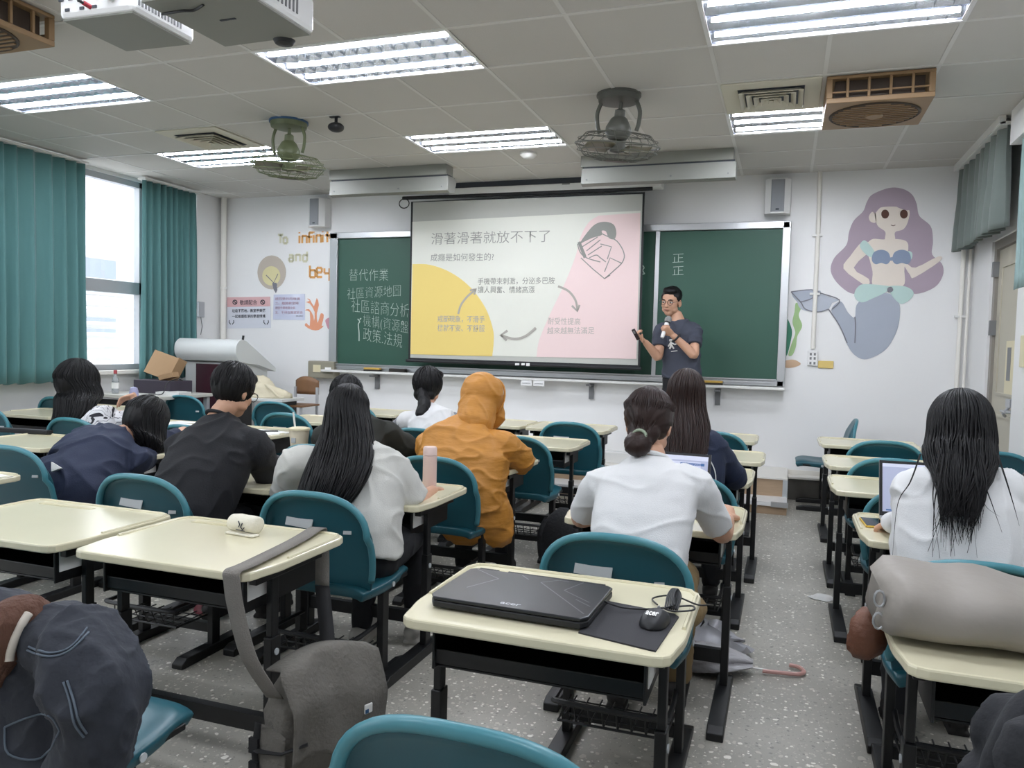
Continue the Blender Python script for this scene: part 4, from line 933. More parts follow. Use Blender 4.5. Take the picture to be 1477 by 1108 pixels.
mb = MB(); mb.box(q + px_*.003 + ax*(-.008) + V(0, 0, -.006), (.012, .004, .012), rot=Euler((0, 0, math.atan2(px_.y, px_.x) + pi/2)).to_matrix()); mb.build('pin_motif', M['blue'], t, smooth=0)
mb = MB(); n = 24
for z0, z1 in ((.02, .17),):
    mb.loft([[bagpt(-.055 + .015*cos(a), .02 + .075*sin(a), z) for a in [2*pi*j/n for j in range(n)]] for z in (.0, .03, .15, .17)])
mb.build('side_pocket', M['bagc'], t, smooth=60)
mb = MB(); mb.tube([bagpt(-.072, -.02, .19), bagpt(-.078, -.03, .10), bagpt(-.07, -.03, .02)], .012, 6, flat=.3); mb.tube([bagpt(-.07, -.06, .1), bagpt(-.076, .0, .11), bagpt(-.06, .09, .13), bagpt(.0, .13, .15)], .013, 6, flat=.4); mb.box(bagpt(-.08, -.03, .12), (.03, .012, .045)); mb.box(bagpt(-.08, -.03, .05), (.03, .012, .04)); mb.build('buckle_strap', M['bagd'], t)
def ribbon(pts, wdir, w, m, parent, name, off):
    mb = MB(); P = spline(pts, 5, False); wd = V(*wdir).normalized() * (w/2)
    for a, b in zip(P, P[1:]):
        a = V(*a) - off; b = V(*b) - off; mb.add([a - wd, a + wd, b + wd, b - wd], [(0, 1, 2, 3)])
    me = mb.mesh(name); bm = bmesh.new(); bm.from_mesh(me); bmesh.ops.remove_doubles(bm, verts=bm.verts, dist=1e-5); bm.to_mesh(me); bm.free()
    return link(name, me, m, parent, smooth=180, solid=.004, soff=0)
M['strap'] = mat('strap webbing', '#7b7771', .85, bump=.3, bscale=200)
ribbon([(-1.395, 1.93, .33), (-1.445, 1.878, .46), (-1.49, 1.873, .6), (-1.505, 1.872, .68), (-1.51, 1.88, .712), (-1.515, 1.96, .712), (-1.55, 2.25, .712), (-1.585, 2.44, .714), (-1.59, 2.462, .69)], (1, .1, 0), .055, M['strap'], t, 'strap', V(-1.40, 1.98, .06))
ribbon([(-1.59, 2.462, .69), (-1.585, 2.47, .62), (-1.57, 2.45, .5)], (1, .1, 0), .055, M['strap'], t, 'strap', V(-1.40, 1.98, .06))
ribbon([(-1.57, 2.45, .5), (-1.52, 2.40, .38), (-1.47, 2.34, .30), (-1.42, 2.28, .28)], (.9, .5, 0), .052, M['bagd'], t, 'webbing', V(-1.40, 1.98, .06))
# grey soft bag
M['softg'] = mat('soft grey coated cloth', '#8b857e', .55, var=.06, vscale=5, bump=.25, bscale=9)
t = thing('bag', 'large rolled grey soft bag with a thin white seam lying on the right foreground desk', 'bag', (.24, 2.02, .702))
mb = MB(); rings = []
for k in range(25):
    u = k/24; x = u*.74; e = min(1, u*14 + .55) * min(1, (1 - u)*10 + .5); n = 28; ring = []
    hh = .142 + .018*sin(u*5.2 + .6) + .006*sin(u*23)
    for j in range(n):
        a = 2*pi*j/n; cy = math.copysign(abs(cos(a))**.75, cos(a)); cz = math.copysign(abs(sin(a))**.75, sin(a))
        ring.append(V(x + .01*sin(a*3), .19 + .19*e*cy + .006*sin(u*17 + a*2), hh/2*(1 + cz*(.55 + .45*e)) if cz > 0 else hh/2*(1 + cz)))
    rings.append(ring)
mb.loft(rings); b = mb.build('body', M['softg'], t, smooth=180)
mb = MB(); kk = 11
seam = [rings[kk][j] + V(0, -.001, .001) for j in range(8, 17)]; mb.tube(seam, .0028, 6); mb.build('seam', M['white'], t)
mb = MB()
for z in (.1, .045): mb.tube([(.0 + .012*cos(a), .06, z + .02*sin(a)) for a in [2*pi*j/12 for j in range(13)]], .003, 5)
mb.build('ring', M['alu'], t)
M['leath'] = mat('brown leather', '#6a4331', .5, var=.2, vscale=18, bump=.4, bscale=30)
t = thing('leather_pouch', 'crumpled brown leather pouch hanging beside the grey bag', 'pouch', (.2, 2.33, .56))
mb = MB(); rings = []
for k in range(9):
    v = k/8; r = (.02, .035, .042, .045, .046, .045, .04, .034, .024)[k]
    rings.append([V(.035 + .02*v + (r + .006*sin(a*4 + k*1.3))*cos(a)*1.1, r*.8*sin(a), v*.14) for a in [2*pi*j/16 for j in range(16)]])
mb.loft(rings); mb.build('pouch', M['leath'], t, smooth=180)
MB().tube(spline([(.06, 0, .13), (.09, -.02, .17), (.12, -.03, .2)], 5, False), .006, 6).build('cord', M['leath'], t)
# laptops in use
def open_laptop(name, label, loc, rz, body, sw, sh, dp, tilt, blocks, bez=.012):
    t = thing('laptop', label, 'laptop', loc, rz)
    MB().bb(-sw/2, sw/2, -dp, 0, .004, .018).build('base', body, t, smooth=0, bevel=.004)
    mb = MB()
    for r_ in range(5):
        for c in range(13): mb.bb(-sw*.44 + c*sw*.068, -sw*.44 + c*sw*.068 + sw*.056, -dp*.48 + r_*.018, -dp*.48 + r_*.018 + .014, .018, .0195)
    k = mb.build('keyboard', M['grey'], t, smooth=0); k['kind'] = 'stuff'
    MB().bb(-.05, .05, -dp*.9, -dp*.58, .018, .0186).build('touchpad', M['alud'], t, smooth=0)
    MB().bb(.0, .035, -dp*.85, -dp*.75, .0186, .019).build('sticker', M['blue'], t, smooth=0)
    rot = Euler((R(tilt), 0, 0)).to_matrix(); o = V(0, 0, .016)
    def pl(x0, x1, z0, z1, y0, y1, m, nm, par):
        mb = MB(); mb.bb(x0, x1, y0, y1, z0, z1); mb.v = [rot @ p + o for p in mb.v]; return mb.build(nm, m, par, smooth=0)
    ld = pl(-sw/2, sw/2, 0, sh, 0, .007, body, 'lid', t)
    pl(-sw/2, sw/2, 0, sh, -.002, 0, M['blackp'], 'bezel', ld)
    pl(-sw/2 + bez, sw/2 - bez, bez*1.6, sh - bez, -.003, -.002, M['scrb'], 'display', ld)
    for x0, x1, z0, z1, m in blocks: pl(-sw/2 + bez + (sw - 2*bez)*x0, -sw/2 + bez + (sw - 2*bez)*x1, bez*1.6 + (sh - 2.6*bez)*z0, bez*1.6 + (sh - 2.6*bez)*z1, -.0036, -.003, m, 'screen_content', ld)
    mb = MB(); mb.bb(-sw*.45, sw*.45, -.02, .0, .0, .005); mb.bb(-sw*.45, sw*.45, -dp + .01, -dp + .02, .0, .005); mb.build('foot', M['blackp'], t, smooth=0)
    return t
open_laptop('laptop', 'open silver laptop beside the yellow phone on the right column desk', (.58, 3.63, .7), R(4), M['silver'], .36, .235, .25, -14, [(.0, 1, .93, 1, M['scrw']), (.28, .62, .0, .88, M['scrw']), (.5, .78, .06, .42, M['scrd']), (.04, .16, .02, .05, M['scrd'])])
open_laptop('laptop', 'open dark laptop in front of the woman with the hair bun', (-.46, 3.50, .7), R(-2), M['grey'], .33, .225, .23, -16, [(0, 1, .9, 1, M['scrw']), (.1, .9, .6, .86, M['scrw']), (.6, .95, .78, .84, M['scrd']), (0, 1, .0, .5, mat('screen dark blue', '#5b77b8', .3, emit=.3))])
t = thing('phone', 'smartphone in a yellow case lying by the silver laptop', 'phone', (.365, 3.50, .701), R(4))
MB().bb(-.04, .04, -.082, .082, 0, .008).build('case', mat('yellow case', '#c7a53c', .5), t, smooth=0, bevel=.003)
MB().bb(-.036, .036, -.077, .077, .008, .0095).build('screen_glass', mat('phone glass', '#141418', .12), t, smooth=0)
M['steel'] = mat('brushed steel', '#8b8c8c', .3, metal=.9)
t = thing('thermos', 'steel tumbler with black lid on the far right', 'tumbler', (.93, 3.50, .7))
MB().lathe([(.001, 0), (.036, 0), (.04, .01), (.043, .17), (.043, .2), (.001, .2)], n=24).build('body', M['steel'], t)
MB().lathe([(.001, .2), (.045, .2), (.046, .245), (.04, .255), (.001, .255)], n=24).build('lid', M['blackp'], t)
MB().bb(-.03, -.01, -.0475, -.043, .21, .235).build('tag', M['paper'], t, smooth=0)
t = thing('bottle', 'pale pink slim insulated bottle on the desk by the woman in the white T-shirt', 'bottle', (-1.60, 3.42, .7)); M['pinkb'] = mat('pale pink', '#dcc3bd', .45)
MB().lathe([(.001, 0), (.031, 0), (.0335, .006), (.0335, .155), (.001, .155)], n=28).build('body', M['pinkb'], t)
MB().lathe([(.001, .157), (.0335, .157), (.0335, .19), (.029, .197), (.001, .197)], n=28).build('cap', mat('pale pink cap', '#e2cbc6', .4), t)
t = thing('paper_cup', 'yellow paper cup with green print and white rim', 'cup', (-.30, 4.68, .7))
M['yc'] = mat('cup yellow', '#d9cf4a', .5); M['yg'] = mat('cup olive print', '#8a9450', .5)
MB().lathe([(.001, 0), (.028, 0), (.036, .115), (.033, .115), (.026, .004), (.001, .004)], n=28).build('cup', M['yc'], t)
MB().lathe([(.0285, .004), (.0312, .04), (.0314, .04), (.0287, .004)], n=28).build('print', M['yg'], t)
for a in range(7):
    mb = MB(); mb.tube([(.0318*cos(b), .0318*sin(b), .028 + .012*sin(b*5 + a)) for b in [a*.9 + j*.08 for j in range(9)]], .0012, 4); mb.build('wave_line', M['white'], t)
MB().lathe([(.0355, .113), (.0385, .116), (.0355, .121), (.034, .116)], n=28).build('rim', M['white'], t)
MB().box((-.006, -.0335, .075), (.016, .002, .02)).build('emblem', M['yg'], t, smooth=0)
# left side small things
t = thing('paper_sheet', 'white paper sheet overhanging the desk corner at the left edge', 'paper', (-3.78, 2.66, .701), R(-4)); MB().bb(-.25, .27, -.2, .12, 0, .002).build('sheet', M['paper'], t, smooth=0)
t = thing('pencil_case', 'long dark pencil case at the back of the left desk', 'pencil case', (-5.02, 3.98, .7), R(6)); MB().bb(-.3, .28, -.03, .03, 0, .03).build('case', M['bagd'], t, smooth=0, bevel=.008); MB().bb(-.28, .26, -.003, .003, .03, .032).build('zip', M['grey'], t, smooth=0)
for k, (x, y, a, lab) in enumerate(((-4.45, 4.86, 10, 'white paper on the desk just right of the sleeper\'s head'), (-4.60, 5.03, -14, 'white paper further back on the desk behind the sleeper\'s head'))):
    t = thing('paper_sheet', lab, 'paper', (x, y, .7), R(a)); MB().bb(-.105, .105, -.148, .148, .0, .0015 + .0015*k).build('sheet', M['paper'], t, smooth=0)
t = thing('notebook', 'open notebook on the desk in front of the man with glasses', 'notebook', (-3.62, 4.86, .7), R(-8)); MB().bb(-.16, .16, -.1, .1, 0, .006).build('pages', M['paper'], t, smooth=0); MB().bb(-.003, .003, -.1, .1, .006, .008).build('fold', M['grey'], t, smooth=0)
t = thing('pen', 'black pen lying on the open notebook', 'pen', (-3.6, 4.87, .712), R(30)); MB().cyl((-.07, 0, 0), (.07, 0, 0), .005, n=8).build('barrel', M['blackp'], t); MB().cyl((.07, 0, 0), (.085, 0, 0), .004, .001, 8).build('tip', M['alu'], t)
t = thing('drink_cup', 'cream plastic drink cup with white straw beside the man with glasses', 'cup', (-2.86, 4.18, .7))
MB().lathe([(.001, 0), (.05, 0), (.062, .13), (.001, .13)], n=24).build('cup', mat('cream cup', '#d9cfb8', .5), t); MB().lathe([(.001, .13), (.068, .13), (.068, .142), (.05, .147), (.001, .147)], n=24).build('lid', M['offw'], t)
MB().cyl((-.03, 0, .14), (-.045, .0, .24), .006, n=8).build('straw', M['white'], t); MB().box((0, -.06, .07), (.03, .006, .03)).build('print', M['paperg'], t, smooth=0)
M['pet'] = mat('clear plastic', '#dfe6ea', .1, trans=.75); M['lila'] = mat('lilac plastic', '#a9a9cc', .4)
t = thing('bottle', 'clear drink bottle with a red cap standing on the long table by the window', 'bottle', (-6.42, 6.18, .8))
MB().lathe([(.001, 0), (.033, 0), (.034, .12), (.03, .15), (.014, .185), (.014, .2), (.001, .2)], n=20).build('body', M['pet'], t); MB().lathe([(.0345, .05), (.035, .05), (.035, .11), (.0345, .11)], n=20).build('label', M['paper'], t); MB().lathe([(.001, .2), (.017, .2), (.017, .235), (.001, .235)], n=16).build('cap', mat('red cap', '#a8434a', .5), t)
t = thing('bottle', 'lilac-lidded clear water bottle behind the raised hand', 'bottle', (-5.80, 5.80, .7))
MB().lathe([(.001, 0), (.035, 0), (.038, .01), (.038, .12), (.001, .12)], n=20).build('body', M['pet'], t); MB().lathe([(.001, .122), (.041, .122), (.041, .165), (.03, .2), (.001, .21)], n=20).build('lid', M['lila'], t)
M['grt'] = mat('pale table top', '#c9c9c2', .4)
t = thing('table', 'long pale table by the window with the cardboard box on it', 'table', (-6.15, 6.42, 0))
MB().bb(-.5, .42, -.38, .38, .765, .80).build('tabletop', M['grt'], t, smooth=0, bevel=.005)
for x, y in ((-.46, -.33), (.38, -.33), (-.46, .33), (.38, .33)): MB().bb(x - .022, x + .022, y - .022, y + .022, 0, .765).build('leg', M['alud'], t, smooth=0)
MB().bb(-.46, .38, -.3, -.27, .69, .74).build('rail', M['black'], t, smooth=0)
t = thing('plug_strip', 'cream power strip box under the long table', 'power strip', (-5.86, 6.1, .0)); MB().bb(-.16, .16, -.05, .05, .0, .12).build('case', M['offw'], t, smooth=0, bevel=.01); MB().bb(-.1, .1, -.053, -.05, .05, .09).build('socket', M['grey'], t, smooth=0)
M['card'] = mat('cardboard', '#a98a68', .85, var=.05, vscale=8); M['dkc'] = mat('dark carton', '#3a3440', .7)
t = thing('carton', 'dark purple-black carton on the long table under the cardboard box', 'carton', (-6.16, 6.52, .8), R(-3)); MB().bb(-.22, .28, -.15, .15, 0, .135).build('box', M['dkc'], t, smooth=0, bevel=.004); MB().bb(-.22, .28, -.003, .003, .135, .137).build('tape', M['blackp'], t, smooth=0)
t = thing('cardboard_box', 'open brown cardboard box tilted against the curtain on the dark carton', 'cardboard box', (-6.20, 6.52, .937), R(-3))
rt = Euler((R(-22), R(14), 0)).to_matrix()
def cb(x0, x1, y0, y1, z0, z1, nm, m=None, rot=rt, o=V(0, .02, .02)):
    mb = MB(); mb.bb(x0, x1, y0, y1, z0, z1); mb.v = [rot @ p + o for p in mb.v]; mb.build(nm, m or M['card'], t, smooth=0)
cb(-.22, .17, -.01, .0, 0, .26, 'bottom'); cb(-.22, .17, -.0, .07, .25, .26, 'side'); cb(-.23, -.22, -.0, .07, 0, .26, 'side'); cb(.17, .18, -.07, .06, 0, .26, 'side')
mb = MB(); mb.box((.2, -.05, .045), (.17, .1, .05), rot=Euler((0, R(-14), R(8))).to_matrix()); mb.build('flap', M['card'], t, smooth=0)
t = thing('paper_stack', 'white stack of papers at the end of the long table', 'papers', (-5.87, 6.38, .8), R(5)); MB().bb(-.13, .14, -.1, .1, 0, .03).build('stack', M['paper'], t, smooth=0); MB().bb(-.1, .1, -.09, .08, .03, .034).build('top_sheet', M['white'], t, smooth=0)
t = thing('microphone_cable', 'thin black cable looping down over the carton edge', 'cable', (-5.86, 6.30, .8)); MB().tube(spline([(.0, .2, .14), (.02, .1, .16), (.0, -.02, .12), (-.01, -.05, .03), (-.06, -.06, .004), (-.2, -.05, .004)], 5, False), .005, 6).build('wire', M['blackp'], t)
# lectern
M['maroon'] = mat('maroon laminate', '#3a1825', .35); M['lecw'] = mat('lectern white', '#d6d9d8', .4)
t = thing('lectern', 'white lectern with a rounded top and dark maroon front panel', 'lectern', (-5.96, 7.0, 0))
MB().bb(-.36, .36, .05, .55, 0, 1.12).build('cabinet', M['lecw'], t, smooth=0, bevel=.006)
MB().bb(-.2, .3, .035, .05, .06, 1.1).build('front_panel', M['maroon'], t, smooth=0)
prof = spline([(-.02, 1.14), (-.07, 1.22), (-.06, 1.32), (.01, 1.375), (.1, 1.36)], 5, False) + [(.62, 1.06), (.62, 1.02), (.3, 1.1), (.1, 1.12)]
mb = MB(); mb.loft([[V(x, y, z) for y, z in prof] for x in (-.40, .42)]); mb.build('hood', M['lecw'], t, smooth=35)
MB().cyl((.40, .06, 1.36), (.41, .06, 1.42), .012, n=8).build('microphone_stub', M['blackp'], t)
t = thing('side_table', 'small white table beside the lectern holding a beige cloth bag', 'table', (-5.28, 7.08, 0)); MB().bb(-.38, .36, -.2, .2, .735, .765).build('tabletop', M['lecw'], t, smooth=0, bevel=.005)
for x in (-.3, .28): MB().bb(x - .015, x + .015, -.15, .15, 0, .735).build('leg', M['black'], t, smooth=0)
M['beige'] = mat('beige cloth', '#d6cdb4', .9, bump=.5, bscale=14)
t = thing('cloth_bag', 'crumpled beige cloth bag on the small white table', 'bag', (-5.3, 7.08, .765)); mb = MB(); rings = []
for k in range(8):
    v = k/7; rx = (.33, .34, .30, .26, .21, .15, .1, .04)[k]; rings.append([V(-.08*v + (rx + .025*sin(a*3 + k) )*cos(a), (.16*(1 - v*.6) + .02*sin(a*4 + k*2))*sin(a), .22*v + .015*sin(a*2 + k)*(k > 0)) for a in [2*pi*j/20 for j in range(20)]])
mb.loft(rings); mb.build('bag', M['beige'], t, smooth=180); MB().tube(spline([(.1, -.1, .14), (.2, -.15, .1), (.28, -.14, .03), (.33, -.1, .02)], 5, False), .012, 6).build('handle', M['beige'], t)
M['chw'] = mat('brown wood', '#7c5a3e', .5, var=.15, vscale=12)
t = thing('wooden_chair', 'brown wooden chair with a curved back behind the beige bag', 'chair', (-5.0, 7.42, .27))
def wb(u, v): a = (u - .5)*2; return V(a*.15, .03*a*a, .52 + .2*v*(1 - .25*a*a))
MB().grid(wb, 10, 4).build('backrest', M['chw'], t, smooth=180, solid=.014); MB().bb(-.17, .17, -.32, .02, .40, .42).build('seat', M['chw'], t, smooth=0, bevel=.005)
for sx in (-1, 1): MB().bb(sx*.14 - .012, sx*.14 + .012, -.0, .024, 0, .6).build('leg', M['alud'], t, smooth=0); MB().bb(sx*.14 - .012, sx*.14 + .012, -.3, -.276, 0, .4).build('leg', M['alud'], t, smooth=0)
# floor things
M['umg'] = mat('grey umbrella cloth', '#a9a8ab', .35, bump=.5, bscale=22); M['umh'] = mat('pink handle', '#c79a93', .4)
t = thing('umbrella', 'folded grey umbrella with a pink hooked handle on the aisle floor', 'umbrella', (-.2, 3.46, .0))
MB().tube([(-.1, .03, .035), (.05, .03, .03), (.2, .055, .018)], .005, 8).build('shaft', M['white'], t)
MB().tube(spline([(.16, .045, .016), (.26, .065, .014), (.305, .075, .014), (.33, .11, .014), (.31, .155, .014), (.27, .165, .014)], 6, False), .009, 8).build('handle', M['umh'], t)
mb = MB(); rings = []
for k in range(10):
    v = k/9; x = -.22 + .34*v; r = (.03, .06, .075, .08, .075, .07, .062, .05, .035, .012)[k]
    rings.append([V(x, .02 + (r*1.6 + .02*sin(a*5 + v*5))*cos(a), .05 + (r*.55 + .008*sin(a*5 + v*5))*sin(a)) for a in [2*pi*j/30 for j in range(30)]])
mb.loft(rings); mb.build('canopy', M['umg'], t, smooth=60)
t = thing('plastic_bag', 'crumpled silver plastic bag under the aisle desk beside the umbrella', 'plastic bag', (-.30, 3.70, .0)); mb = MB(); rings = []
for k in range(8):
    v = k/7; r = (.15, .17, .16, .14, .13, .1, .07, .03)[k]; rings.append([V((r + .025*sin(a*4 + k*2))*cos(a)*1.15, (r*.6 + .02*sin(a*5 + k))*sin(a), .005 + .13*v + .012*sin(a*3 + k)*(k > 0)) for a in [2*pi*j/22 for j in range(22)]])
mb.loft(rings); mb.build('bag', mat('silver film', '#b9bac0', .3, metal=.2), t, smooth=50)
t = thing('strap', 'short dark red strap lying on the floor under the left desks', 'strap', (-2.77, 3.2, .0), R(-35)); MB().tube(spline([(-.1, .03, .01), (-.03, 0, .012), (.04, -.02, .012), (.1, .01, .01)], 5, False), .018, 6, flat=.4).build('webbing', mat('dark red', '#6d2230', .7), t)
t = thing('paper_scrap', 'crumpled white tissue on the aisle floor by the right desks', 'tissue', (.25, 4.72, .0)); mb = MB(); rings = [[V((.07 + .02*sin(a*3 + k))*cos(a)*(1 - k*.25), (.04 + .01*sin(a*4))*sin(a)*(1 - k*.25), .004 + k*.012) for a in [2*pi*j/14 for j in range(14)]] for k in range(3)]; mb.loft(rings); mb.build('tissue', M['paper'], t, smooth=60)
M['bpk'] = mat('backpack cloth', '#17181b', .85, bump=.3, bscale=60)
t = thing('backpack', 'black backpack on the floor right of the orange jacket', 'backpack', (-1.28, 4.72, .0)); mb = MB(); rings = []
for k in range(8):
    v = k/7; s = (.85, 1, 1.02, 1, .95, .85, .6, .2)[k]; rings.append([V(.15*s*math.copysign(abs(cos(a))**.7, cos(a)), .1*s*math.copysign(abs(sin(a))**.7, sin(a)), .02 + .36*v) for a in [2*pi*j/24 for j in range(24)]])
mb.loft(rings); mb.build('body', M['bpk'], t, smooth=180); MB().tube(spline([(-.08, -.1, .33), (-.1, -.16, .25), (-.1, -.15, .12), (-.09, -.1, .06)], 5, False), .018, 6, flat=.4).build('strap', M['bpk'], t); MB().bb(-.1, .1, .09, .13, .06, .2).build('pocket', M['bpk'], t, smooth=0, bevel=.015)
# denim jacket over the chair, black coat
M['denim'] = mat('dark denim', '#282c35', .85, var=.3, vscale=7, bump=.5, bscale=16); M['knit'] = mat('brown rib knit', '#5a3d30', .9, bump=.8, bscale=60, stretch=(1, 1, .1)); M['cord'] = mat('white cord', '#c4bdb2', .8); M['stitch'] = mat('denim stitch', '#55606c', .8)
M['coat'] = mat('black coat cloth', '#16181d', .85, bump=.4, bscale=22)

for x, lab in ((-1.62, 'white flat carton on the platform behind the middle desks'),):
    t = thing('carton', lab, 'carton', (x, 7.55, .276)); MB().bb(-.16, .62, -.1, .1, 0, .1).build('box', M['paper'], t, smooth=0, bevel=.004); MB().bb(-.16, .62, -.003, .003, .1, .102).build('tape', M['paperg'], t, smooth=0)
# ---------------------------------------------------------------- people
from mathutils.bvhtree import BVHTree
def remesh(mb, voxel, it=6, fac=.5, name='m'):
    me = mb.mesh(name); fixn(me); o = bpy.data.objects.new('tmp', me); C.objects.link(o)
    r = o.modifiers.new('r', 'REMESH'); r.mode = 'VOXEL'; r.voxel_size = voxel
    if it: s = o.modifiers.new('s', 'SMOOTH'); s.factor = fac; s.iterations = it
    dg = bpy.context.evaluated_depsgraph_get(); dg.update()
    out = bpy.data.meshes.new_from_object(o.evaluated_get(dg)); bpy.data.objects.remove(o); bpy.data.meshes.remove(me)
    out.materials.clear()
    return out
def wrinkle(me, amp, f, seed=0, st=(1, 1, 1), ridge=True, fine=.3):
    nr = [v.normal.copy() for v in me.vertices]; o = V(seed*7.3, seed*3.1, seed*1.7)
    for v, n in zip(me.vertices, nr):
        p = V(v.co.x*st[0], v.co.y*st[1], v.co.z*st[2])*f + o
        w = mnoise.noise(p + V(.6, .2, .4)*mnoise.noise(p*.6))
        h = (max(0, 1 - abs(w)*3.4)**2*1.1 + .55*mnoise.noise(p*.45 + V(9, 2, 4))) if ridge else w
        v.co += n*(amp*(h*.9 + fine*mnoise.noise(p*2.7)) - amp*.3)
    me.update()
def rings_along(pts, hw, hd, rv, n=28, e=.8, xo=None):
    out = []; k = len(pts)
    for i, p in enumerate(pts):
        t = (pts[min(i+1, k-1)] - pts[max(i-1, 0)]).normalized(); r = (rv - t*rv.dot(t)).normalized(); f = t.cross(r)
        out.append([p + r*(hw[i]*math.copysign(abs(cos(a))**e, cos(a))) + f*(hd[i]*math.copysign(abs(sin(a))**e, sin(a))) for a in [2*pi*j/n for j in range(n)]])
    return out
def hand(mb, W, d, nrm, side=1, curl=.6, s=1.0, spread=.0, tcurl=.4):
    d = d.normalized(); nrm = (nrm - d*nrm.dot(d)).normalized(); ac = d.cross(nrm)*side    # ac points to the thumb side
    rg = []
    for q, w, th in ((-.02, .026, .02), (.0, .028, .018), (.03, .037, .016), (.06, .041, .015), (.085, .040, .013), (.095, .034, .008)):
        c = W + d*q*s; rg.append([c + ac*(w*s*cos(a)) + nrm*(th*s*sin(a)) for a in [2*pi*j/14 for j in range(14)]])
    mb.loft(rg)
    for i, (L, off) in enumerate(((.070, .030), (.079, .0105), (.073, -.0095), (.056, -.029))):
        b = W + d*(.085 - .006*abs(i - 1.2))*s + ac*off*s; pts = [b - d*.012*s]; a = 0; dd = (d + ac*spread*(1.5 - i)*.2).normalized(); p = b; pts.append(p)
        for sl, da in ((.42, .55), (.32, .9), (.26, .6)):
            a += curl*da*(1 + .12*i); v = dd*cos(a) + nrm*sin(a); p = p + v*(L*sl*s); pts.append(p)
        mb.tube(pts, [x*s for x in (.0095, .0092, .0085, .0078, .0062)], 8, dome=True)
    b = W + d*.022*s + ac*.028*s; v1 = (d*.55 + ac*.75 + nrm*.35).normalized(); v2 = (d*.85 + ac*(.35 - tcurl) + nrm*(.3 + tcurl)).normalized()
    mb.tube([b - v1*.01*s, b + v1*.035*s, b + v1*.035*s + v2*.028*s, b + v1*.035*s + v2*.05*s], [x*s for x in (.015, .0125, .0105, .008)], 8, dome=True)
def frame_of(f, u):
    f = f.normalized(); u = (u - f*u.dot(f)).normalized(); r = f.cross(u)
    return r, f, u
def rotm(r, f, u): return Matrix(((r.x, f.x, u.x), (r.y, f.y, u.y), (r.z, f.z, u.z)))
def head(mb, c, r, f, u, N, s=1.0, neck=.052, ears=True):
    Rm = rotm(r, f, u)
    P = lambda x, y, z: c + (r*x + f*y + u*z)*s
    mb.ell(P(0, -.012, .035), (.075*s, .094*s, .088*s), 20, 14, Rm)
    mb.ell(P(0, .028, -.02), (.063*s, .062*s, .088*s), 20, 14, Rm)
    mb.ell(P(0, .045, -.078), (.038*s, .036*s, .034*s), 14, 10, Rm)
    for sx in (-1, 1):
        mb.ell(P(sx*.034, .055, -.022), (.026*s, .028*s, .03*s), 12, 8, Rm)
        mb.ell(P(sx*.03, .074, .024), (.026*s, .012*s, .01*s), 12, 8, Rm)
        mb.ell(P(sx*.045, .018, -.058), (.02*s, .045*s, .028*s), 12, 8, Rm)
        if ears:
            mb.ell(P(sx*.077, -.008, -.006), (.010*s, .019*s, .032*s), 12, 10, Rm @ Euler((R(-12), 0, R(sx*18))).to_matrix())
            mb.ell(P(sx*.074, -.004, -.028), (.009*s, .011*s, .013*s), 10, 8, Rm)
    mb.tube([P(0, .083, .018), P(0, .096, -.004), P(0, .106, -.022)], [.008*s, .010*s, .013*s], 10, dome=True)
    for sx in (-1, 1): mb.ell(P(sx*.012, .092, -.026), (.009*s, .01*s, .008*s), 8, 6, Rm)
    mb.ell(P(0, .084, -.049), (.024*s, .011*s, .006*s), 12, 8, Rm); mb.ell(P(0, .081, -.060), (.021*s, .011*s, .007*s), 12, 8, Rm)
    mb.tube([P(0, -.015, -.03), P(0, -.022, -.085), c.lerp(N, .75) - f*.008, N, N - u*.06], [.052*s, neck*s, neck*1.02*s, neck*1.2*s, neck*1.6*s], 16)
def limb(mb, pts, rad, n=14, dome=True, sp=4):
    P = [V(*q) for q in spline([tuple(p) for p in pts], sp, False)]; k = len(pts) - 1; rr = []
    for i in range(len(P)):
        t = i/(len(P)-1)*k; j = min(int(t), k-1); rr.append(rad[j]*(1 - (t - j)) + rad[j+1]*(t - j))
    mb.tube(P, rr, n, dome=dome)
def rb(me, name, m, par, base, smooth=180, kind=None):
    for v in me.vertices: v.co -= base
    me.update(); return link(name, me, m, par, smooth=smooth)
def bld(mb, name, m, par, base, smooth=180, **k):
    mb.v = [p - base for p in mb.v]; return mb.build(name, m, par, smooth=smooth, **k)
M['hairk'] = mat('black hair', '#060507', .5, spec=.3, var=.4, vscale=30, stretch=(1, 1, .12)); M['hairb'] = mat('brown hair', '#25140f', .45, spec=.35, var=.35, vscale=30, stretch=(1, 1, .15))
M['wshirt'] = mat('white cotton', '#d9dadb', .85, bump=.12, bscale=240); M['wshirt2'] = mat('off white cotton', '#c9c9c4', .85, bump=.15, bscale=200)
M['blk'] = mat('black cotton', '#15161b', .85, bump=.15, bscale=160); M['navy'] = mat('navy cloth', '#17223c', .75, bump=.15, bscale=160); M['olive'] = mat('dark olive cloth', '#20221d', .85)
M['orange'] = mat('ochre shell cloth', '#ba7f31', .55, var=.05, vscale=4, bump=.3, bscale=16, stretch=(.7, .7, 2.6)); M['trous'] = mat('black trousers', '#14151a', .85); M['khaki'] = mat('khaki cloth', '#86714f', .85, bump=.15, bscale=150); M['shoe'] = mat('dark shoe', '#1e1c1c', .6); M['shoew'] = mat('pale shoe', '#a8a59e', .6); M['sock'] = mat('white sock', '#c9c9c5', .9)
M['slate'] = mat('slate tee', '#3f4350', .85, bump=.1, bscale=180)
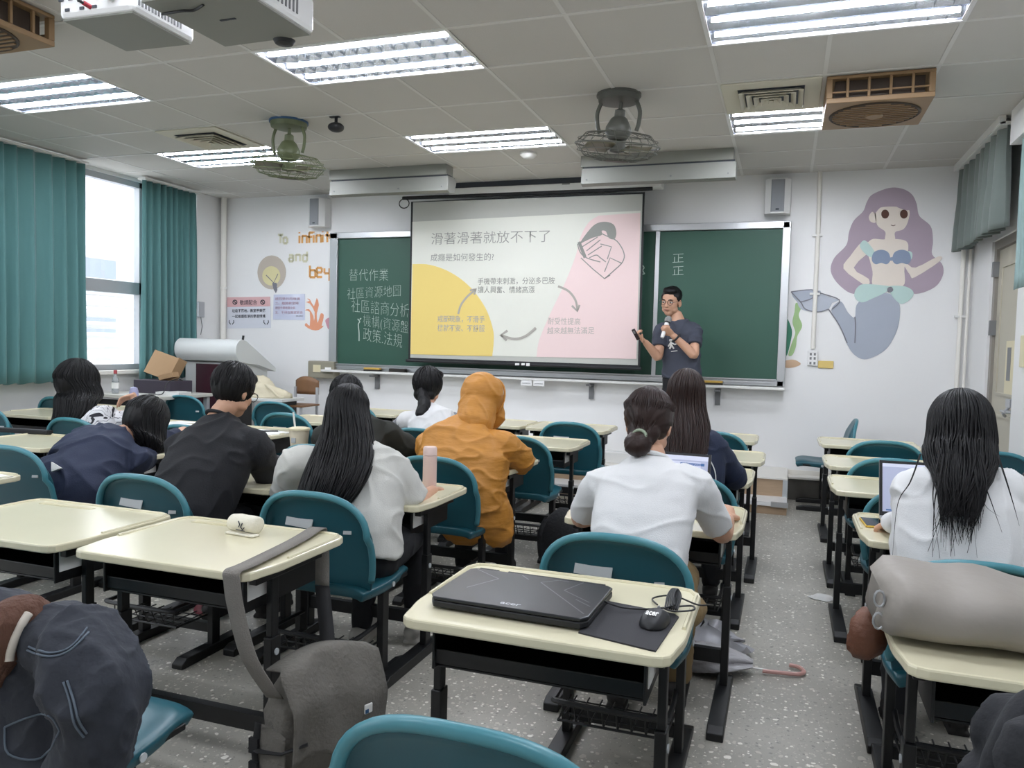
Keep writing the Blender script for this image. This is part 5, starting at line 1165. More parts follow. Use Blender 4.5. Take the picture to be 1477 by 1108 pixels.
def legs(t, base, pel, rv, fw, trm, shm, dz=0, kneez=.50, spread=.11, floor=0.0, hip_w=.175):
    mb = MB()
    mb.ell(pel + fw*.03, (hip_w, .135, .11), 20, 12, rotm(rv, fw, V(0, 0, 1)))
    for sx in (-1, 1):
        hip = pel + rv*(sx*.09) + fw*.03; kn = pel + rv*(sx*spread) + fw*.43; kn.z = kneez; an = kn + fw*(-.03 + .06*sx); an.z = floor + .10
        limb(mb, [hip, hip.lerp(kn, .5) + V(0, 0, .012), kn, kn.lerp(an, .45) - fw*.01, an], [.098, .088, .068, .06, .052])
        sh = MB(); tip = an + fw*.15; tip.z = floor + .035
        limb(sh, [V(an.x, an.y, floor + .05) - fw*.05, V(an.x, an.y, floor + .055) + fw*.02, V(tip.x, tip.y, floor + .04)], [.04, .045, .036], 14)
        sh.box(V(an.x, an.y, floor + .008) + fw*.05, (.075, .25, .016), rot=Matrix.Rotation(math.atan2(-fw.x, fw.y), 3, 'Z'))
        me = remesh(sh, .007, 3); rb(me, 'shoe', shm, t, base)
    me = remesh(mb, .009, 6); wrinkle(me, .006, 9, 3); rb(me, 'trousers', trm, t, base)
def person(label, base, pel, spine, hw, hd, rv, N, shL, shR, elL, elR, wrL, wrR, hc, hf, hu, shirt, sleeve='short', hs=1.0, skin=None, vox=.007, wr=(.006, 8, (1, 1, 1)), trm=None, shm=None, handp=None, arm=.045, kneez=.5, slr=.07, loose=0.0, name='shirt', floor=0.0, stand=False, curl=.6, fw=None, cuff=None, ears=True, hem=None, hip_w=.175):
    base = V(*base); t = thing('person', label, 'person', base)
    r, f, u = frame_of(hf, hu); rv = rv.normalized(); fw = fw or V(-rv.y, rv.x, 0)
    skin = skin or M['skin']
    # body: one continuous skin
    mb = MB(); head(mb, hc, r, f, u, N, hs, ears=ears)
    mb.loft(rings_along([pel] + spine + [N - V(0, 0, .02)], [x*.86 for x in hw], [x*.82 for x in hd], rv))
    for sx, sh, el, w in ((-1, shL, elL, wrL), (1, shR, elR, wrR)):
        limb(mb, [N.lerp(sh, .55) - V(0, 0, .03), sh, sh.lerp(el, .5), el, el.lerp(w, .35), w], [.045, arm*1.1, arm*1.02, arm*.86, arm*.88, arm*.6])
        d, nn, cu = (handp or {}).get(sx, ((w - el) + V(0, 0, -.05), V(0, 0, -1), curl))
        hand(mb, w + (w - el).normalized()*.015, d, nn, -sx, cu, .95*hs)
    if not stand:
        for sx in (-1, 1):
            hip = pel + rv*(sx*.09) + fw*.03; kn = pel + rv*(sx*.11) + fw*.43; kn.z = kneez; an = kn + fw*(-.03 + .06*sx); an.z = floor + .08
            limb(mb, [hip, kn, an], [.07, .05, .035], 10)
    else:
        for sx in (-1, 1):
            hip = pel + rv*(sx*.09); an = V(hip.x + sx*.03*rv.x, hip.y, floor + .08); limb(mb, [hip, hip.lerp(an, .5) + fw*.01, an], [.07, .052, .035], 10)
    me = remesh(mb, vox, 5 if vox > .005 else 4); body = rb(me, 'body', skin, t, base)
    # shirt
    mb = MB(); top = N + (N - spine[-1]).normalized()*.0
    mb.loft(rings_along([pel] + spine + [top], [x + loose for x in hw], [x + loose*.7 for x in hd], rv))
    for sx, sh, el, w in ((-1, shL, elL, wrL), (1, shR, elR, wrR)):
        if sleeve == 'short':
            e = sh.lerp(el, .82 if cuff is None else cuff); limb(mb, [N.lerp(sh, .5) - V(0, 0, .02), sh, sh.lerp(e, .6), e], [.055, slr, slr*.98, slr*.94], 18, False)
        else:
            limb(mb, [N.lerp(sh, .5) - V(0, 0, .02), sh, sh.lerp(el, .5), el, el.lerp(w, .5), w], [.055, slr, slr*.95, slr*.88, slr*.74, slr*.6], 18, True)
    for hm in hem or (): limb(mb, hm, [.19, .17, .145, .09][:len(hm)], 20)
    me = remesh(mb, .0075, 6); wrinkle(me, wr[0], wr[1], len(label), wr[2]); sh_o = rb(me, name, shirt, t, base)
    mb = MB(); pts = [N + (r*cos(a)*.066 + f*(sin(a)*.062 - .004))*hs + u*(.004 + .012*sin(a)*-1) for a in [2*pi*j/24 for j in range(25)]]
    mb.tube(pts, .0085, 8, cap=False); bld(mb, 'collar', shirt, sh_o, base)
    if not stand: legs(t, base, pel, rv, fw, trm or M['trous'], shm or M['shoe'], kneez=kneez, floor=floor, hip_w=hip_w)
    return t, base, (r, f, u), sh_o, body
def cap_pts(c, r, f, u, s, phi, th, k=1.0):
    return c + (r*(.085*sin(th)*cos(phi)) + f*(-.020 + .102*sin(th)*sin(phi)) + u*(.033 + .100*cos(th)))*s*k
def hair_cap(mb, c, r, f, u, s=1.0, k=1.0):
    mb.ell(c + (f*-.020 + u*.033)*s, (.085*s*k, .102*s*k, .100*s*k), 24, 16, rotm(r, f, u))
def long_hair(t, base, c, r, f, u, s, rings, m, n=150, seed=1, tips=.06, rad=.0035, phi0=150, phi1=390, fly=6, vox=.0065, parent_shell=True):
    """rings: [(centre, half width, half depth)] hanging below the crown cap; strands follow cap then rings"""
    mb = MB(); hair_cap(mb, c, r, f, u, s, 1.0)
    R0 = [(c + (f*-.02 + u*.02)*s, .083*s, .096*s)] + rings
    mb.loft([[p + r*(w*cos(a)) + f*(d*sin(a)) for a in [2*pi*j/24 for j in range(24)]] for p, w, d in R0])
    me = remesh(mb, vox, 5)
    for v in me.vertices:
        q = v.co - c; a = math.atan2(q.dot(f) + .02, q.dot(r)); v.co += v.normal*(.0035*mnoise.noise(V(a*9, q.dot(u)*3, seed)) + .002*mnoise.noise(V(a*30, q.dot(u)*4, seed + 5)))
    h = rb(me, 'hair', m, t, base)
    rnd = random.Random(seed); mb = MB()
    for i in range(n):
        phi = R(phi0 + (phi1 - phi0)*(i + rnd.random())/n); j = rnd.uniform(.995, 1.03); pts = []
        for th in (6, 25, 48, 70, 88): pts.append(cap_pts(c, r, f, u, s, phi + .02*rnd.uniform(-1, 1), R(th), j))
        ph = phi
        last = rnd.uniform(.8, 1.0); kk = max(2, int(len(rings)*last + .5))
        for q, (p, w, d) in enumerate(rings[:kk]):
            ph += rnd.uniform(-.06, .06); jj = j*(1 + rnd.uniform(-.01, .05)); pts.append(p + r*(w*jj*cos(ph)) + f*(d*jj*sin(ph)) + u*rnd.uniform(-.006, .006))
        e = pts[-1] - pts[-2]; pts.append(pts[-1] + e.normalized()*rnd.uniform(.2, 1)*tips + r*rnd.uniform(-.012, .012))
        P = [V(*x) for x in spline([tuple(x) for x in pts], 3, False)]; L = len(P)
        q = rad*rnd.uniform(.6, 1.3); mb.tube(P, [q*(.5 + .5*min(1, k/6))*(1 if k < L*.75 else max(.12, (L - k)/(L*.25))) for k in range(L)], 4, cap=False, flat=.7)
    hs = bld(mb, 'hair_strands', m, h, base); hs['kind'] = 'stuff'
    return h
def short_hair(t, base, c, r, f, u, s, m, n=120, seed=1, fringe=True, low=-.03, k=1.0, len_=.05):
    mb = MB(); hair_cap(mb, c, r, f, u, s, k)
    if low < -.02: mb.ell(c + (f*-.045 + u*low)*s, (.070*s, .062*s, .05*s), 18, 12, rotm(r, f, u))
    if fringe: mb.ell(c + (f*.045 + u*.085)*s, (.064*s, .048*s, .036*s), 16, 10, rotm(r, f, u))
    me = remesh(mb, .006, 4)
    for v in me.vertices:
        q = v.co - c; a = math.atan2(q.dot(f) + .02, q.dot(r)); v.co += v.normal*(.004*mnoise.noise(V(a*8, q.dot(u)*12, seed)) + .002*mnoise.noise(V(a*26, q.dot(u)*20, seed)))
    h = rb(me, 'hair', m, t, base); rnd = random.Random(seed); mb = MB()
    for i in range(n):
        phi = rnd.uniform(0, 2*pi); t0 = rnd.uniform(0, 60); pts = []
        back = sin(phi) < .35
        end = rnd.uniform(95, 118) if back else 62
        for q in range(5): pts.append(cap_pts(c, r, f, u, s, phi + .05*q*rnd.uniform(-.5, .5), R(t0 + (end - t0)*q/4), k*1.012))
        mb.tube(pts, [.002, .0032, .0034, .003, .001], 4, cap=False)
    hs = bld(mb, 'hair_strands', m, h, base); hs['kind'] = 'stuff'
    return h
def on_mesh(o, base, p, dirn):
    me = o.data; bv = BVHTree.FromPolygons([v.co for v in me.vertices], [tuple(q.vertices) for q in me.polygons])
    def f(pt):
        h = bv.ray_cast(pt - base - dirn*.5, dirn, 1.2); return (h[0] + base - dirn*.002) if h[0] is not None else pt
    return f
X1 = V(1, 0, 0)
# 1. woman with the low hair bun
N = at(938, 662, Y=2.88); hc = at(937, 614, Y=2.94)
pel_w = 1
t, b, (r, f, u), so, bo = person('woman seen from behind with low brown hair bun, white fitted T-shirt and khaki trousers, typing', (-.46, 2.66, 0), V(-.445, 2.66, .51), [V(-.455, 2.69, .64), V(-.46, 2.76, .78), V(-.455, 2.83, .90)], [.175, .165, .18, .185, .075], [.12, .115, .115, .10, .06], V(1, .04, 0), N,
    at(863, 700, Y=2.84), at(1004, 700, Y=2.86), V(-.74, 3.0, .72), at(1040, 768, Y=3.05), V(-.62, 3.26, .745), at(1049, 750, Y=3.24), hc, V(.12, 1, -.28), V(0, .22, 1), M['wshirt'], 'short', .98, vox=.0042, wr=(.006, 6, (1, 1, 1.6)), hip_w=.23, trm=M['khaki'], shm=M['shoe'], slr=.062, handp={1: (V(-.02, .1, .05), V(-.3, .25, -1), .75), -1: (V(.1, .1, .0), V(0, 0, -1), .5)}, arm=.047, cuff=.86)
mb = MB(); hair_cap(mb, hc, r, f, u, 1.08); mb.ell(hc + f*-.075 + u*-.035, (.062, .045, .06), 16, 12, rotm(r, f, u)); mb.ell(hc + f*-.105 + u*-.088 + r*-.008, (.052, .042, .048), 16, 12, rotm(r, f, u))
me = remesh(mb, .005, 5); bun = hc + f*-.10 + u*-.06
for v in me.vertices:
    q = v.co - bun; a = math.atan2(q.dot(u), q.dot(r)); v.co += v.normal*(.0035*mnoise.noise(V(a*9, q.length*4, 2)) + .0015*mnoise.noise(V(a*28, q.length*4, 6)))
h = rb(me, 'hair', M['hairb'], t, b)
mb = MB(); rnd = random.Random(4)
for i in range(110):
    phi = R(175 + 190*rnd.random()); pts = [cap_pts(hc, r, f, u, 1.08, phi, R(th), 1.008) for th in (12, 38, 62, 80)] + [bun + r*rnd.uniform(-.03, .03) + u*rnd.uniform(-.01, .03) - f*.012]
    mb.tube([V(*x) for x in spline([tuple(x) for x in pts], 3, False)], .0022, 4, cap=False)
hs = bld(mb, 'hair_strands', M['hairb'], h, b); hs['kind'] = 'stuff'
mb = MB(); mb.tube([bun - f*.022 + r*(.024*cos(a)) + u*(.020*sin(a)) for a in [2*pi*j/16 for j in range(17)]], .006, 8, cap=False); bld(mb, 'hair_tie', mat('sage hair tie', '#8d9a86', .7), h, b)
# 2. woman with long black hair, white T-shirt
N = at(497, 640, Y=2.98); hc = at(503, 600, Y=3.03)
t, b, (r, f, u), so, bo = person('woman with very long straight black hair in a loose white T-shirt by the pink bottle', (-1.66, 2.82, 0), V(-1.66, 2.82, .50), [V(-1.67, 2.85, .62), V(-1.70, 2.90, .74), V(-1.755, 2.95, .86)], [.19, .185, .20, .20, .08], [.13, .135, .13, .11, .06], V(1, .10, 0), N,
    at(428, 668, Y=2.93), at(560, 672, Y=3.0), at(412, 715, Y=3.1), at(600, 728, Y=3.1), at(452, 700, Y=3.4), at(624, 708, Y=3.34), hc, V(-.05, 1, -.3), V(0, .25, 1), M['wshirt2'], 'short', .98, wr=(.010, 6, (1, 1, 1.3)), slr=.082, loose=.012, cuff=.9, shm=M['shoew'])
rg = [(at(502, 622, Y=2.97), .105, .10), (at(498, 648, Y=2.89), .125, .085), (at(488, 676, Y=2.80), .135, .065), (at(476, 702, Y=2.75), .13, .045), (at(465, 724, Y=2.725), .115, .032), (at(458, 742, Y=2.715), .08, .02)]
long_hair(t, b, hc, r, f, u, 1.03, rg, M['hairk'], 190, 3, .07)
# 3. man in black with glasses
N = at(318, 603, Y=3.08); hc = at(338, 566, Y=3.15)
t, b, (r, f, u), so, bo = person('man in a black long-sleeved shirt and round glasses looking down at his desk', (-2.5, 2.85, 0), V(-2.53, 2.84, .50), [V(-2.53, 2.87, .62), V(-2.53, 2.94, .76), V(-2.52, 3.02, .89)], [.185, .195, .215, .20, .085], [.14, .145, .14, .12, .065], V(1, .02, 0), N,
    at(262, 648, Y=3.0), at(366, 642, Y=3.06), V(-2.80, 3.2, .775), at(390, 688, Y=3.22), V(-2.66, 3.44, .77), at(398, 668, Y=3.5), hc, V(.12, 1, -.42), V(0, .3, 1), M['blk'], 'long', 1.0, wr=(.010, 6, (1, 1, 1.2)), slr=.08, arm=.047, vox=.0055)
short_hair(t, b, hc, r, f, u, 1.04, M['hairk'], 150, 5, True, -.02, 1.06)
def glasses(t, b, hc, r, f, u, s, m, w=.026):
    mb = MB(); P = lambda x, y, z: hc + (r*x + f*y + u*z)*s
    for sx in (-1, 1):
        mb.tube([P(sx*.034 + w*cos(a), .104 - .006*abs(cos(a)), .008 + .021*sin(a)) for a in [2*pi*j/20 for j in range(21)]], .0017*s, 6, cap=False)
        mb.tube([P(sx*(.034 + w), .10, .012), P(sx*.082, .06, .014), P(sx*.085, .0, .012), P(sx*.083, -.02, .0)], .0016*s, 6)
    mb.tube([P(-.009, .106, .012), P(0, .108, .014), P(.009, .106, .012)], .0016*s, 6)
    return bld(mb, 'glasses', m, t, b)
glasses(t, b, hc, r, f, u, 1.0, M['blackp'])
# 4. person asleep on the desk in a navy jacket
N = at(174, 626, Y=3.58); hc = at(208, 617, Y=3.72)
t, b, (r, f, u), so, bo = person('person in a navy jacket slumped asleep over the desk on folded arms, black hair', (-3.85, 3.2, 0), V(-3.80, 3.18, .50), [at(128, 692, Y=3.24), at(134, 662, Y=3.36), at(150, 642, Y=3.48)], [.21, .225, .24, .215, .11], [.15, .155, .15, .13, .08], V(1, .12, -.05), N,
    at(126, 632, Y=3.55), at(196, 664, Y=3.45), at(120, 640, Y=3.92), at(212, 662, Y=3.72), V(-3.9, 4.0, .775), V(-3.66, 4.0, .775), hc, V(-.15, .75, -.55), V(.1, .6, .8), M['navy'], 'long', 1.0, wr=(.014, 5.5, (1, 1, 1)), slr=.082, name='jacket')
rg = [(hc + f*-.0 + r*.02 + u*-.03 - V(0, 0, .02), .13, .13), (hc + V(.05, -.03, -.07), .12, .11), (hc + V(.08, -.05, -.12), .08, .07)]
long_hair(t, b, hc, r, f, u, 1.42, rg, M['hairk'], 130, 6, .03)
fn = on_mesh(so, b, None, (at(85, 675, Y=3.4) - V(0, 0, CZ)).normalized()); mb = MB(); a3 = [fn(at(*p, Y=3.4)) + V(.006, -.014, .004) for p in ((79, 668), (92, 676), (79, 681))]; mb.add(a3, [(0, 1, 2)]); bld(mb, 'triangle_patch', M['white'], so, b, 0, solid=.012)
# 5. woman in the patterned shirt
N = at(122, 592, Y=4.40); hc = at(122, 558, Y=4.47)
pm = bpy.data.materials.new('patterned shirt'); pm.use_nodes = True; nt = pm.node_tree; bs = nt.nodes['Principled BSDF']; bs.inputs['Roughness'].default_value = .85
tc = nt.nodes.new('ShaderNodeTexCoord'); nz = nt.nodes.new('ShaderNodeTexNoise'); nz.inputs['Scale'].default_value = 9; nz.inputs['Detail'].default_value = 1; nz.inputs['Distortion'].default_value = 1.4
rp = nt.nodes.new('ShaderNodeValToRGB'); e = rp.color_ramp.elements; rp.color_ramp.interpolation = 'CONSTANT'; e[0].color = lin('#23222a'); e[1].position = .36; e[1].color = lin('#d7d7da'); q = e.new(.50); q.color = lin('#2b2a33'); q = e.new(.525); q.color = lin('#d7d7da')
nt.links.new(tc.outputs['Object'], nz.inputs['Vector']); nt.links.new(nz.outputs[0], rp.inputs[0]); nt.links.new(rp.outputs[0], bs.inputs['Base Color'])
t, b, (r, f, u), so, bo = person('woman with long wavy black hair in a white shirt with black line pattern, hand raised', (-4.75, 4.4, 0), V(-4.66, 4.30, .50), [V(-4.67, 4.32, .62), V(-4.69, 4.34, .74), at(119, 612, Y=4.38)], [.17, .165, .18, .18, .075], [.12, .12, .12, .10, .06], V(1, .05, 0), N,
    at(98, 608, Y=4.36), at(142, 608, Y=4.40), V(-5.0, 4.6, .78), at(207, 604, Y=4.50), V(-4.9, 4.8, .78), at(193, 573, Y=4.46), hc, V(.1, 1, -.15), V(0, .1, 1), pm, 'short', .98, vox=.0045, wr=(.006, 7, (1, 1, 1)), slr=.068, cuff=.75, handp={1: (V(-.11, -.05, -.05), V(-.1, -.4, -1), .45), -1: (V(.1, .1, 0), V(0, 0, -1), .5)}, arm=.04)
rg = [(hc + f*-.02 + u*-.05, .165, .14), (at(110, 578, Y=4.36), .165, .12), (at(104, 596, Y=4.30), .15, .09), (at(94, 612, Y=4.25), .12, .06), (at(88, 626, Y=4.24), .08, .03)]
long_hair(t, b, hc + V(-.02, -.02, -.01), r, f, u, 1.62, rg, M['hairk'], 150, 8, .05, phi0=140, phi1=400)
# 6. person with headphones in dark olive
N = at(512, 608, Y=4.22); hc = at(500, 575, Y=4.32)
t, b, (r, f, u), so, bo = person('person with headphones in a dark olive jacket, hidden behind the long black hair', (-2.42, 4.0, 0), V(-2.42, 4.02, .50), [V(-2.43, 4.05, .62), V(-2.44, 4.12, .76), V(-2.44, 4.18, .86)], [.19, .19, .205, .20, .085], [.14, .14, .135, .115, .065], V(1, .05, 0), N,
    at(470, 632, Y=4.15), at(556, 625, Y=4.22), V(-2.78, 4.35, .74), at(588, 648, Y=4.34), V(-2.6, 4.5, .745), at(560, 655, Y=4.6), hc, V(-.05, 1, -.35), V(0, .3, 1), M['olive'], 'long', 1.0, wr=(.009, 6, (1, 1, 1)), slr=.085, name='jacket')
short_hair(t, b, hc, r, f, u, 1.08, M['hairk'], 90, 9, True, -.05, 1.05)
mb = MB(); mb.tube([hc + r*(.108*cos(a)) + u*(.02 + .125*sin(a)) + f*-.01 for a in [pi*j/14 for j in range(15)]], .008, 8, flat=1); hp = bld(mb, 'headphone_band', M['blackp'], t, b)
for sx in (-1, 1):
    mb = MB(); mb.ell(hc + r*(sx*.103) + u*-.0, (.024, .038, .045), 16, 12, rotm(r, f, u)); bld(mb, 'ear_cup', M['blackp'], hp, b)
# 7. ponytail woman
N = at(617, 590, Y=5.24); hc = at(619, 560, Y=5.32)
t, b, (r, f, u), so, bo = person('woman with a black ponytail in a white top with grey sleeves, near the chalkboard', (-2.4, 5.1, 0), V(-2.36, 5.08, .50), [V(-2.37, 5.10, .62), V(-2.39, 5.14, .74), V(-2.42, 5.18, .84)], [.165, .16, .175, .175, .075], [.12, .12, .115, .10, .06], V(1, .02, 0), N,
    at(586, 606, Y=5.15), at(643, 603, Y=5.25), V(-2.76, 5.3, .74), V(-2.12, 5.42, .74), V(-2.6, 5.48, .745), V(-2.25, 5.6, .80), hc, V(.15, 1, -.1), V(0, .1, 1), M['wshirt'], 'short', .97, wr=(.005, 7, (1, 1, 1)), slr=.062, cuff=.45, arm=.038)
short_hair(t, b, hc, r, f, u, 1.22, M['hairk'], 120, 11, True, -.04, 1.02)
mb = MB(); pts = [hc + f*-.10 + u*.0, at(612, 583, Y=5.16), at(608, 598, Y=5.12), at(606, 612, Y=5.12)]
limb(mb, pts, [.035, .048, .045, .012], 14); me = remesh(mb, .006, 3); wrinkle(me, .004, 26, 3, (1, 1, .2)); rb(me, 'ponytail', M['hairk'], t, b)
mb = MB(); c = hc + f*-.108 + u*-.005; mb.ell(c, (.034, .022, .034), 14, 10, rotm(r, f, u)); bld(mb, 'hair_tie', M['blackp'], t, b)
for sx, sh, el, w in ((-1, at(586, 606, Y=5.15), V(-2.76, 5.3, .74), V(-2.6, 5.48, .745)), (1, at(643, 603, Y=5.25), V(-2.12, 5.42, .74), V(-2.25, 5.6, .80))):
    mb = MB(); limb(mb, [sh.lerp(el, .1), sh.lerp(el, .5), el, el.lerp(w, .8)], [.064, .06, .054, .045], 16); me = remesh(mb, .008, 3); wrinkle(me, .006, 9, 2); rb(me, 'sleeve', mat('grey sleeve', '#83858a', .85), t, b)
# 8. orange hooded jacket
N = at(686, 612, Y=4.12); hc = at(697, 578, Y=4.24)
t, b, (r, f, u), so, bo = person('person in an ochre orange hooded jacket with the hood up, hunched over the desk', (-1.66, 3.96, 0), V(-1.64, 3.93, .49), [V(-1.645, 3.94, .60), V(-1.66, 3.99, .72), V(-1.69, 4.06, .86)], [.235, .23, .25, .225, .10], [.16, .165, .165, .14, .08], V(1, .05, 0), N,
    at(632, 648, Y=4.02), at(724, 642, Y=4.06), V(-2.02, 4.3, .775), at(752, 664, Y=4.24), V(-1.86, 4.5, .78), at(715, 664, Y=4.45), hc, V(.25, 1, -.45), V(.05, .35, 1), M['orange'], 'long', 1.02, wr=(.010, 6.5, (.8, .8, 2.0)), slr=.092, hem=[[V(-1.64, 3.97, .64), V(-1.58, 3.98, .53), V(-1.50, 3.99, .44), V(-1.45, 4.0, .37)], [V(-1.72, 3.95, .60), V(-1.62, 3.95, .45)]], loose=.008, name='jacket')
mb = MB(); mb.ell(hc + f*-.03 + u*.028, (.122, .135, .135), 24, 18, rotm(r, f, u)); mb.tube([hc + f*-.04 + u*-.02, N + V(0, -.03, .0), N + V(0, -.05, -.07)], [.11, .11, .09], 18); mb.ell(hc + f*.055 + u*-.01, (.105, .07, .12), 20, 14, rotm(r, f, u)); mb.ell(hc + f*.09 + r*.02 + u*-.06, (.09, .05, .085), 18, 12, rotm(r, f, u))
me = remesh(mb, .007, 6); wrinkle(me, .008, 7, 9)
h = rb(me, 'hood', M['orange'], t, b)
mb = MB(); mb.tube([hc + f*.035 + r*(.119*cos(a)) + u*(.02 + .137*sin(a)) for a in [R(-40) + R(260)*j/20 for j in range(21)]], .006, 6); bld(mb, 'hood_seam', M['orange'], h, b)
# 9. woman in navy with dark brown hair
N = at(998, 614, Y=4.06); hc = at(990, 573, Y=4.12)
t, b, (r, f, u), so, bo = person('woman with long dark brown hair in a navy jacket with white piping, before the presenter', (-.44, 4.0, 0), V(-.44, 4.0, .50), [V(-.445, 4.02, .63), V(-.45, 4.03, .78), V(-.45, 4.05, .92)], [.18, .175, .19, .185, .08], [.13, .13, .125, .105, .06], V(1, .04, 0), N,
    at(952, 640, Y=4.0), at(1024, 640, Y=4.03), V(-.70, 4.18, .73), V(-.22, 4.22, .73), V(-.6, 4.42, .745), V(-.36, 4.45, .745), hc, V(0, 1, -.1), V(0, .1, 1), M['navy'], 'long', 1.0, wr=(.006, 7, (1, 1, 1)), slr=.072, name='jacket')
rg = [(hc + f*-.02 + u*-.05, .098, .105), (at(990, 615, Y=4.02), .112, .095), (at(990, 640, Y=3.97), .108, .075), (at(986, 662, Y=3.93), .095, .055), (at(984, 684, Y=3.91), .08, .04), (at(982, 700, Y=3.90), .05, .025)]
long_hair(t, b, hc, r, f, u, 1.09, rg, M['hairb'], 170, 12, .05)
fn = on_mesh(so, b, None, V(-.11, .99, -.1).normalized()); mb = MB(); mb.tube([fn(at(*p, Y=3.98)) for p in spline([(996, 622), (1008, 640), (1022, 660), (1031, 680), (1032, 700)], 4, False)], .003, 5); bld(mb, 'white_piping', M['white'], so, b)
# 10. woman on the right with loose long hair
N = at(1384, 672, Y=2.90); hc = at(1383, 628, Y=2.96)
t, b, (r, f, u), so, bo = person('woman with loose long black hair in a white blouse working at the silver laptop', (.57, 2.84, 0), V(.56, 2.82, .50), [V(.56, 2.84, .63), V(.555, 2.86, .78), V(.55, 2.88, .91)], [.185, .18, .195, .19, .08], [.13, .13, .125, .11, .06], V(1, .03, 0), N,
    at(1320, 704, Y=2.87), at(1450, 706, Y=2.90), at(1326, 752, Y=3.06), at(1462, 760, Y=3.04), V(.42, 3.32, .745), V(.74, 3.36, .745), hc, V(-.03, 1, -.28), V(0, .22, 1), M['wshirt'], 'long', .98, wr=(.008, 6.5, (1, 1, 1)), slr=.072, loose=.008, name='blouse')
rg = [(hc + f*-.02 + u*-.02, .098, .112), (at(1384, 648, Y=2.91), .102, .110), (at(1386, 668, Y=2.87), .098, .092), (at(1387, 688, Y=2.82), .082, .065), (at(1386, 706, Y=2.785), .066, .042), (at(1385, 726, Y=2.765), .058, .028), (at(1384, 745, Y=2.75), .05, .02)]
mb = MB()
long_hair(t, b, hc, r, f, u, 1.13, rg, M['hairk'], 170, 14, .09)
rnd = random.Random(5); mb = MB()
for i in range(46):
    x0 = rnd.gauss(1386, 20); x1 = x0 + rnd.choice((-1, -1, 1))*abs(rnd.gauss(6, 18)); y1 = rnd.uniform(745, 806); dy = rnd.uniform(0, .012)
    pts = [at(1386 + (x0 - 1386)*.8, 655, Y=2.79), at(x0, 695, Y=2.755 - dy), at(x0*.6 + x1*.4 + rnd.gauss(0, 5), 728, Y=2.735 - dy), at(x1, y1, Y=2.725 - dy)]
    P = [V(*x) for x in spline([tuple(x) for x in pts], 6, False)]; q = rnd.uniform(.0018, .0052); mb.tube(P, [q*max(.15, 1 - k/len(P)) for k in range(len(P))], 5, cap=False, flat=.6)
hs = bld(mb, 'loose_strands', M['hairk'], t, b); hs['kind'] = 'stuff'
# 11. presenter
YQ = 7.42; FL = .275
N = at(977, 462, Y=YQ); hc = at(968, 436, Y=YQ - .03); s = 1.10
hf = V(-.27, -.95, -.16)
pel = at(983, 545, Y=YQ); rv = V(-.96, .28, 0).normalized(); fw = V(-.28, -.96, 0)
shR_ = at(954, 478, Y=YQ - .02); shL_ = at(1001, 476, Y=YQ + .0)
elR_ = at(949, 515, Y=YQ - .14); elL_ = at(1001, 512, Y=YQ - .17)
wrR_ = at(931, 494, Y=YQ - .26); wrL_ = at(971, 484, Y=YQ - .24)
t, b, (r, f, u), so, bo = person('man presenting with a white microphone, glasses, slate grey T-shirt with white print', (pel.x, YQ, FL), pel, [at(983, 525, Y=YQ), at(982, 505, Y=YQ), at(980, 482, Y=YQ)], [.175, .165, .17, .18, .08], [.12, .11, .115, .10, .06], rv, N,
    shL_, shR_, elL_, elR_, wrL_, wrR_, hc, hf, V(.05, -.1, 1), M['slate'], 'short', s, vox=.0042, wr=(.008, 7, (1, 1, 1)), slr=.074, arm=.047, loose=.012, floor=FL, stand=True, fw=fw, cuff=.62, handp={1: (at(921, 485, Y=YQ - .30) - wrR_, V(.6, -.2, .75), 1.0), -1: (at(962, 477, Y=YQ - .28) - wrL_, V(.25, .75, .35), 1.35)})
mb = MB()
mb.ell(pel - V(0, 0, .02), (.175, .125, .12), 20, 12, rotm(V(rv.x, rv.y, 0), fw, V(0, 0, 1)))
for sx in (-1, 1):
    hip = pel + rv*(sx*.09); an = V(hip.x + rv.x*sx*.03, hip.y, FL + .10); limb(mb, [hip - V(0, 0, .02), hip.lerp(an, .5) + fw*.015, an], [.095, .072, .055])
    sh = MB(); limb(sh, [V(an.x, an.y, FL + .05) - fw*.05, V(an.x, an.y, FL + .055) + fw*.05, V(an.x, an.y, FL + .04) + fw*.17], [.042, .046, .038], 14); sh.box(V(an.x, an.y, FL + .01) + fw*.06, (.08, .26, .02), rot=Matrix.Rotation(math.atan2(-fw.x, fw.y), 3, 'Z')); me = remesh(sh, .008, 3); rb(me, 'shoe', M['shoe'], t, b)
me = remesh(mb, .009, 6); wrinkle(me, .006, 9, 3); rb(me, 'trousers', M['trous'], t, b)
Pq = lambda x, y, z: hc + (r*x + f*y + u*z)*s
mb = MB(); mb.ell(Pq(0, -.022, .055), (.082*s, .096*s, .082*s), 22, 14, rotm(r, f, u)); mb.ell(Pq(0, .02, .098), (.066*s, .062*s, .036*s), 18, 10, rotm(r, f, u)); mb.ell(Pq(0, -.065, .0), (.066*s, .045*s, .055*s), 16, 10, rotm(r, f, u))
for sx in (-1, 1): mb.ell(Pq(sx*.071, .0, .045), (.014*s, .04*s, .035*s), 12, 8, rotm(r, f, u))
me = remesh(mb, .005, 4); wrinkle(me, .004, 40, 2, (1, 1, 1), False); h = rb(me, 'hair', M['hairk'], t, b)
